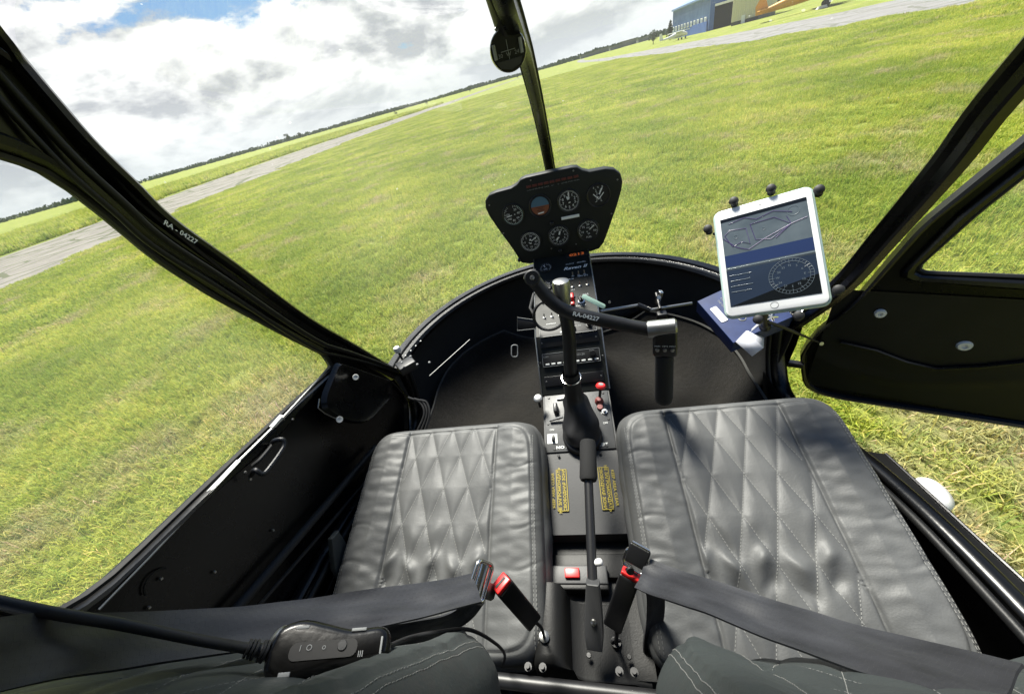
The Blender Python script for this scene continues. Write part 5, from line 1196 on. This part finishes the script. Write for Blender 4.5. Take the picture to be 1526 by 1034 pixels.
for a, b, r_ in ((-.05, .052, .004), (.0, .056, .003), (.052, .078, .010)): h.tube([TQ(a+r_*math.cos(q), b+r_*math.sin(q), .0025) for q in [2*math.pi*i/14 for i in range(14)]], .0003, 4, close=True)
h.build('map_lines', scr)
mt_ = thing('tablet_mount', 'black cradle with rubber fingers and metal arm behind the tablet', 'tablet mount', TQ(0, -.05, -.05))
h = mb('plastic'); h.prism(rrect(.06, .10, .015), (TQ(0, -.01, -.024), tu, tv, tn), .010, bev=.003); h.lathe(TQ(0, -.01, -.05), tn, [(0, .012), (.012, .016), (.026, .02)], 18)
plate_ = h.build('cradle_plate', mt_)
for a, b in ((-.045, .133), (.022, .136), (.095, .105), (-.100, .086), (.098, -.098), (-.030, -.134), (.035, -.137)):
    h = mb('plastic'); s_ = V((a, b)); e_ = s_.normalized(); h.tube([TQ(a*.25, b*.3, -.018), TQ(a*.92, b*.94, -.017)], .005, 8, flat=.6); h.build('cradle_arm', mt_)
    h = mb('rubber'); h.lathe(TQ(a, b, -.017), tn, [(0, .006), (.004, .0075), (.010, .006), (.016, .0072), (.022, .0095), (.027, .008), (.029, .004)], 16); h.build('rubber_finger', mt_)
h = mb('blackmetal'); j1 = TQ(.0, -.01, -.05); j2 = pt(1140, 486, d=1.05); h.tube([j1, (j1+j2)/2+V((0, .02, -.02)), j2], [.011, .013, .011], 12); h.lathe(j2, (0, 0, 1), [(-.014, .008), (-.008, .015), (.008, .015), (.014, .008)], 16); h.tube([j2, V((.62, .98, .97))], .010, 10)
h.build('arm', mt_, 50)
h = mb('chrome'); kb = pt(1150, 472, d=1.0)
for k in range(5): a = 2*math.pi*k/5; h.tube([kb, kb+IR*.017*math.cos(a)+IU*.012*math.sin(a)], [.005, .003], 8)
h.lathe(pt(1186, 464, d=.93), -IF, [(0, .010), (.006, .008)], 6); h.tube([pt(1178, 466, d=.94), pt(1186, 472, d=.94), pt(1196, 463, d=.94)], .002, 6); h.build('clamp_star_knob', mt_)
# ---------------- blue box with a white card flap
# box face corners measured on the photo, front face tilted towards the camera
f0, f1, f2, f3 = pt(1083, 380, d=1.22), pt(1039, 449, d=1.17), pt(1093, 511, d=1.06), pt(1135, 470, d=1.10)
bu = (f2-f1); LB = bu.length; bu.normalize(); bn = (CAMPOS-f1).normalized(); tmp = f0-f1; bv = (tmp-bu*tmp.dot(bu)); HB = bv.length*1.02; bv.normalize(); bn = bu.cross(bv)
if bn.dot(CAMPOS-f1) < 0: bn = -bn
bx = thing('blue_box', 'blue printed cardboard box with white text, propped in the nose behind the tablet', 'box', f1-bn*.05)
h = mb('bluebox'); h.prism([(0, 0), (LB, 0), (LB, HB), (0, HB)], (f1-bn*.055, bu, bv, bn), .055, bev=.0015); bb = h.build('carton', bx, 30)
h = mb('dimmark')
def BQ(a, b, e=.0012): return f1+bu*a+bv*b+bn*e
# lines run along bu, written as short word groups
words = 'VITAMINS AND MINERALS FOR DAILY USE STORE IN A COOL DRY PLACE KEEP CLOSED READ THE LEAFLET'.split()
for i in range(6):
    s = ' '.join(words[(i*3) % len(words):(i*3) % len(words)+3]); h.text(s[:14+i % 3], .0085, (BQ(LB*(.06+.02*i), HB*(.62-.068*i)), bu, bv, bn), ax='LEFT')
h.m('dimmark').lathe(BQ(LB*.66, HB*.38), bn, [(0, .011), (.0006, .010)], 18); h.m('bluebox').lathe(BQ(LB*.66, HB*.38, .002), bn, [(0, .008), (.0004, .007)], 18)
h.build('printed_text', bb)
h = mb('card'); h.prism([(a+LB*.42, b+HB*.13) for a, b in rrect(.062, .021, .004)], (BQ(0, 0, .001), bu, bv, bn), .0008); h.build('white_label', bb)
cd = thing('white_card', 'folded white card tray sticking out beside the blue box', 'card', pt(1118, 505, d=1.05))
c1 = [pt(1096, 509, d=1.06), pt(1121, 531, d=1.03), pt(1138, 518, d=1.02), pt(1112, 493, d=1.05)]; c2 = [pt(1112, 493, d=1.05), pt(1138, 518, d=1.02), pt(1139, 503, d=1.06), pt(1118, 492, d=1.09)]
h = mb('card'); h.add(c1, [(0, 1, 2, 3)]); h.add(c2, [(0, 1, 2, 3)]); c3 = [pt(1093, 508, d=1.07), pt(1132, 478, d=1.07), pt(1137, 480, d=1.06), pt(1099, 512, d=1.06)]; h.add(c3, [(0, 1, 2, 3)])
o_ = h.build('card_sheet', cd, 20); o_.modifiers.new('t', 'SOLIDIFY').thickness = .002
# ---------------- belts
def buckle_tongue(h, c, ax, sd, nn, s=1):
    # chrome frame loop + tongue
    rot = Matrix((sd, ax, nn)).transposed()
    h.m('chrome').tube([c+sd*a*s+ax*b*s for a, b in rrect(.054, .026, .007, 4)], .0032, 8, close=True)
    h.box(c+ax*.004*s, (.044, .010, .004), rot, .0015)
    h.prism([(-.012, 0), (.012, 0), (.012, .020), (.008, .028), (-.008, .028), (-.012, .020)], (c+ax*.012*s, sd, ax, nn), .0028, bev=.0006)
def latch(h, c0, c1, nn, w=.026, t=.019):
    ax = (c1-c0).normalized(); nn = (nn-ax*nn.dot(ax)).normalized(); sd = ax.cross(nn); L = (c1-c0).length; rot = Matrix((sd, ax, nn)).transposed()
    h.m('plastic').box((c0+c1)/2+ax*.003, (w, L-.006, t), rot, .004)
    h.m('red').box(c0+ax*.003, (w*.9, .008, t*.86), rot, .002); h.m('dial').box(c0-ax*.0005, (w*.62, .003, .0035), rot, 0)
# left belt: from the far left shoulder point over the seat to its tongue
def belt(name, label, ctrl, sides, width, cat='seat belt'):
    t = thing(name, label, cat, ctrl[0], 'seat belts'); n = 50
    P_ = spline(ctrl, n); S_ = spline(sides, n); h = mb('belt'); h.ribbon(P_, S_, width, .0018); h.build('strap', t, 60); return t, P_, S_
def at2(a, b, d1, c, e, d2):                          # strap edges on the photo -> centre and side
    p, q = pt(a, b, d=d1), pt(c, e, d=d2); return (p+q)/2, (p-q)
lc = []; 
for (a, b, d1, c, e, d2) in [(-60, 912, .250, -45, 1060, .235), (73, 908, .29, 82, 1018, .27), (240, 908, .355, 250, 992, .325), (400, 892, .42, 412, 972, .38), (540, 874, .475, 550, 945, .43), (640, 862, .515, 650, 922, .465), (708, 858, .535, 712, 892, .50)]: lc.append(at2(a, b, d1, c, e, d2))
lb_, LP, LS = belt('seat_belt', 'black seat belt lying across the left seat, its chrome tongue unfastened', [p for p, s in lc], [s.normalized() for p, s in lc], .047)
c = pt(716, 866, d=.54); ax = (pt(738, 874, d=.56)-c).normalized(); nn = (CAMPOS-c).normalized(); nn = (nn-ax*nn.dot(ax)).normalized(); sd = ax.cross(nn)
h = MB(); 
h.m('chrome').tube([c+ax*a+sd*b for a, b in rrect(.034, .050, .007, 4)], .0034, 10, close=True); h.tube([c+sd*-.022, c+sd*.022], .0075, 12)
h.m('steel').prism([(-.011, 0), (.011, 0), (.011, .016), (.007, .022), (-.007, .022), (-.011, .016)], (c+ax*.016+sd*.008, sd, ax, nn), .0026, bev=.0005)
h.build('chrome_tongue', lb_, 40)
# loose lower run of the left belt
h = mb('belt'); fp = [pt(712, 890, d=.55), pt(690, 915, d=.545), pt(655, 932, d=.53), pt(600, 944, d=.50), pt(520, 952, d=.47), pt(440, 958, d=.44)]
h.ribbon(spline(fp, 24), [V((0, .5, 1))]*24, .030, .0018); h.build('lap_strap', lb_, 60)
rc_ = []
for (a, b, d1, c, e, d2) in [(958, 838, .60, 955, 868, .575), (990, 846, .575, 978, 884, .545), (1060, 864, .52, 1045, 912, .48), (1160, 893, .455, 1140, 955, .42), (1280, 925, .39, 1255, 1000, .355), (1400, 952, .335, 1370, 1040, .30), (1520, 975, .285, 1480, 1085, .255)]: rc_.append(at2(a, b, d1, c, e, d2))
rb_, RP, RS = belt('seat_belt', 'black seat belt crossing the right seat, fastened into its red and black buckle', [p for p, s in rc_], [s.normalized() for p, s in rc_], .053)
c = pt(950, 828, d=.60); ax = (pt(938, 862, d=.605)-c).normalized(); nn = (CAMPOS-c).normalized(); nn = (nn-ax*nn.dot(ax)).normalized(); sd = ax.cross(nn); rot = Matrix((sd, ax, nn)).transposed()
h = MB(); h.m('blackmetal').box(c, (.034, .034, .008), rot, .003); h.m('chrome').tube([c+ax*.010+sd*a+ax*b for a, b in rrect(.036, .030, .006, 4)], .0026, 8, close=True); h.tube([c-ax*.017+sd*-.014, c-ax*.017+sd*.014], .0036, 10); h.build('chrome_tongue', rb_, 40)
h = mb('belt'); fp = [pt(958, 858, d=.61), pt(976, 885, d=.63), pt(975, 925, d=.66), pt(966, 960, d=.70), pt(975, 985, d=.72)]
h.ribbon(spline(fp, 24), spline([V((.5, .3, -.6)), V((.9, -.2, .1)), V((.95, .1, 0)), V((.7, .6, .1)), V((.4, .8, 0))], 24), [.03]*24, .0018); h.build('lap_strap', rb_, 60)
# left buckle (unfastened) on its stalk
bk = thing('belt_buckle', 'black belt buckle with red end standing loose beside the left seat', 'buckle', pt(808, 1000, d=.78), 'belt buckles')
h = MB(); latch(h, pt(746, 868, d=.555), pt(793, 924, d=.62), (CAMPOS-pt(770, 895, d=.6)), .030, .022); h.build('buckle_body', bk, 40)
h = mb('blackmetal'); h.tube(spline([pt(790, 921, d=.62), pt(806, 934, d=.65), pt(811, 950, d=.69)], 10), .003, 8); h.build('stalk_cable', bk)
h = mb('plastic'); a, b = pt(811, 948, d=.69), pt(809, 994, d=.80); h.tube([a, b], .0095, 14); h.m('steel').lathe(a, a-b, [(-.002, .0095), (.001, .010), (.003, .006)], 14); h.m('plate').lathe(b, b-a, [(0, .012), (.008, .012)], 6); h.build('stalk_boot', bk)
bk2 = thing('belt_buckle', 'black belt buckle holding the right belt tongue, red release at its top', 'buckle', pt(918, 1000, d=.80), 'belt buckles')
h = MB(); latch(h, pt(941, 852, d=.61), pt(914, 930, d=.655), (CAMPOS-pt(925, 890, d=.6)), .033, .024); h.m('dial').lathe(pt(939, 850, d=.60), -IF, [(0, .007), (.003, .006)], 12); h.build('buckle_body', bk2, 40)
h = mb('blackmetal'); h.tube([pt(917, 928, d=.66), pt(919, 944, d=.68), pt(918, 958, d=.71)], .004, 8); h.build('stalk_cable', bk2)
h = mb('plastic'); a, b = pt(918, 956, d=.71), pt(926, 1000, d=.81); h.tube([a, b], .0095, 14); h.m('rubber').tube([a+IR*.008*math.cos(q)+IU*.005*math.sin(q) for q in [2*math.pi*i/14 for i in range(14)]], .003, 6, close=True); h.build('stalk_boot', bk2)
# ---------------- headset control box with cord
ic = pt(492, 968, d=.352); iax = (pt(572, 962, d=.362)-pt(418, 975, d=.344)); Li = iax.length; iax.normalize(); nn = (CAMPOS-ic).normalized(); nn = (nn+V((0, .25, .1))).normalized(); nn = (nn-iax*nn.dot(iax)).normalized(); sd = nn.cross(iax)
icx = thing('headset_control', 'black headset volume control box hanging on its cord above the left seat', 'headset control', ic)
def IQ(a, b, e=0): return ic+iax*a+sd*b+nn*e
ol = spline([V((-.055, .0, 0)), V((-.050, .018, 0)), V((-.030, .025, 0)), V((-.005, .020, 0)), (.02, .014, 0), V((.045, .015, 0)), V((.055, .008, 0)), V((.055, -.008, 0)), V((.043, -.014, 0)), V((.012, -.015, 0)), V((-.012, -.020, 0)), V((-.035, -.024, 0)), V((-.051, -.016, 0)), V((-.055, -.001, 0))], 44)
h = mb('paint'); h.prism([(p.x, p.y) for p in ol[:-1]], (IQ(0, 0, -.016), iax, sd, nn), .026, bev=.007, n=4); ib = h.build('control_box', icx, 50)
h = mb('steel'); h.lathe(IQ(-.047, .010, -.004), -iax+sd*.4, [(-.006, .008), (0, .012), (.005, .013), (.008, .010)], 20); h.build('metal_collar', icx, 50)
h = mb('dial'); h.prism([(a-.004, b-.002) for a, b in rrect(.060, .014, .006)], (IQ(0, 0, .0098), iax, sd, nn), .001); h.build('button_field', ib)
h = mb('dimmark')
h.text('I  O', .007, (IQ(-.020, .0, .0115), iax, sd, nn)); h.text('o', .007, (IQ(-.004, 0, .0115), iax, sd, nn)); h.text('III', .007, (IQ(.030, -.008, .0115), iax, sd, nn)); h.m('plate').lathe(IQ(.012, .0, .010), nn, [(0, .005), (.002, .004)], 14)
h.m('dimmark').box(IQ(-.033, -.018, .0095), (.010, .004, .002), Matrix((iax, sd, nn)).transposed(), .0008); h.box(IQ(-.028, .017, .0095), (.012, .003, .002), Matrix((iax, sd, nn)).transposed(), .0008); h.box(IQ(.025, .012, .0095), (.014, .003, .002), Matrix((iax, sd, nn)).transposed(), .0008); h.box(IQ(.048, -.002, .0095), (.002, .014, .002), Matrix((iax, sd, nn)).transposed(), .0005)
h.build('control_markings', ib)
h = mb('rubber'); c_ = spline([pt(-140, 868, d=.30), pt(-40, 888, d=.285), pt(73, 912, d=.285), pt(180, 930, d=.30), pt(300, 954, d=.32), pt(370, 966, d=.337), pt(418, 974, d=.345)], 60)
h.tube(c_, [.0042]*48+[.0042+.0034*i/11 for i in range(12)], 12); 
for k in range(7): p = c_[49+int(k*1.4)]; h.lathe(p, c_[50]-c_[49], [(-.0010, .0072+.0004*k), (.0010, .0072+.0004*k)], 14)
h.build('cord', icx, 50)
h = mb('rubber'); c2 = spline([IQ(.053, 0, -.006), pt(610, 950, d=.44), pt(650, 942, d=.47), pt(700, 938, d=.52), pt(738, 958, d=.58), pt(752, 975, d=.66), pt(748, 992, d=.70)], 50); h.tube(c2, .0026, 8)
cp_ = []
for i in range(90):
    t = i/89; cth = 2*math.pi*5*t; base = pt(747, 992, d=.70)*(1-t)+pt(782, 1050, d=.78)*t; cp_.append(base+IR*.011*math.cos(cth)+IF*.011*math.sin(cth)+IU*.002*math.sin(cth))
h.tube(cp_, .0028, 8); h.build('coiled_cord', icx, 60)
# ================================================================== LIGHT
EL, AZ = R(58), R(-22)        # azimuth clockwise from the helicopter's forward (+y)
sd_ = V((math.sin(AZ)*math.cos(EL), math.cos(AZ)*math.cos(EL), math.sin(EL)))
sl = bpy.data.lights.new('sun', 'SUN'); sl.energy = 4.0; sl.angle = R(17.0); sl.color = (1, .95, .86); so = bpy.data.objects.new('sun', sl); COL.objects.link(so)
so.rotation_euler = (-sd_).to_track_quat('-Z', 'Y').to_euler()
w = bpy.data.worlds.new('World'); sc.world = w; w.use_nodes = True; nt = w.node_tree; N = nt.nodes.new; L = nt.links.new; nt.nodes.clear()
out = N('ShaderNodeOutputWorld'); bg = N('ShaderNodeBackground'); bg.inputs['Strength'].default_value = .12; L(bg.outputs[0], out.inputs[0])
sk = N('ShaderNodeTexSky'); sk.sky_type = 'NISHITA'; sk.sun_disc = False; sk.sun_elevation = EL; sk.sun_rotation = AZ; sk.air_density = 1.1; sk.dust_density = .6; sk.ozone_density = 1
tc = N('ShaderNodeTexCoord'); sx = N('ShaderNodeSeparateXYZ'); L(tc.outputs['Generated'], sx.inputs[0])
def MM(op, a, b=None, clamp=False):
    n = N('ShaderNodeMath'); n.operation = op; n.use_clamp = clamp
    for i, q in enumerate((a, b)):
        if q is None: continue
        if isinstance(q, (int, float)): n.inputs[i].default_value = q
        else: L(q, n.inputs[i])
    return n.outputs[0]
cx_ = N('ShaderNodeCombineXYZ'); L(sx.outputs[0], cx_.inputs[0]); L(sx.outputs[1], cx_.inputs[1]); L(MM('MULTIPLY', sx.outputs[2], 2.3), cx_.inputs[2])
def NZ(s, d, r_, off, dist=0):
    mp = N('ShaderNodeMapping'); mp.inputs['Location'].default_value = off; L(cx_.outputs[0], mp.inputs['Vector'])
    n = N('ShaderNodeTexNoise'); n.inputs['Scale'].default_value = s; n.inputs['Detail'].default_value = d; n.inputs['Roughness'].default_value = r_; n.inputs['Distortion'].default_value = dist; L(mp.outputs[0], n.inputs['Vector']); return n.outputs['Fac']
SX, SY = 8.7, 4.5
n1 = NZ(3.6, 12, .58, (SX, SY, 0), .2); n2 = NZ(3.6, 6, .5, (SX, SY, .075), .2); n3 = NZ(9, 7, .6, (7, 2, 0))
cov = N('ShaderNodeMapRange'); cov.inputs['From Min'].default_value = .415; cov.inputs['From Max'].default_value = .46; L(MM('ADD', n1, MM('MULTIPLY', MM('SUBTRACT', .20, sx.outputs[2]), .75)), cov.inputs['Value'])
sh = N('ShaderNodeMapRange'); sh.inputs['From Min'].default_value = -.075; sh.inputs['From Max'].default_value = .055; L(MM('SUBTRACT', n1, n2), sh.inputs['Value'])
s2 = MM('ADD', MM('MULTIPLY', sh.outputs[0], .75), MM('MULTIPLY', n3, .35), True)
rp = N('ShaderNodeValToRGB'); e = rp.color_ramp.elements; e[0].position = .2; e[0].color = (.47, .49, .53, 1); e[1].position = .78; e[1].color = (1, 1, .99, 1); L(s2, rp.inputs['Fac'])
vm = N('ShaderNodeVectorMath'); vm.operation = 'SCALE'; vm.inputs[3].default_value = 3.4; L(rp.outputs[0], vm.inputs[0])
mx = N('ShaderNodeMix'); mx.data_type = 'RGBA'; L(cov.outputs[0], mx.inputs[0]); skm = N('ShaderNodeVectorMath'); skm.operation = 'MULTIPLY'; skm.inputs[1].default_value = (.16, .235, .31); L(sk.outputs[0], skm.inputs[0]); L(skm.outputs[0], mx.inputs[6]); L(vm.outputs[0], mx.inputs[7])
# pale band of thin cloud near the horizon
hz = N('ShaderNodeMapRange'); hz.inputs['From Min'].default_value = .0; hz.inputs['From Max'].default_value = .10; hz.inputs['To Min'].default_value = .8; hz.inputs['To Max'].default_value = 0; L(sx.outputs[2], hz.inputs['Value'])
mx2 = N('ShaderNodeMix'); mx2.data_type = 'RGBA'; mx2.inputs[7].default_value = (2.35, 2.5, 2.6, 1); L(hz.outputs[0], mx2.inputs[0]); L(mx.outputs[2], mx2.inputs[6]); L(mx2.outputs[2], bg.inputs['Color'])
sc.view_settings.view_transform = 'Standard'; sc.view_settings.look = 'None'; sc.view_settings.exposure = 1.6; sc.view_settings.gamma = 1
sc.render.resolution_x = 1024; sc.render.resolution_y = 693
sc.cycles.transparent_max_bounces = 12
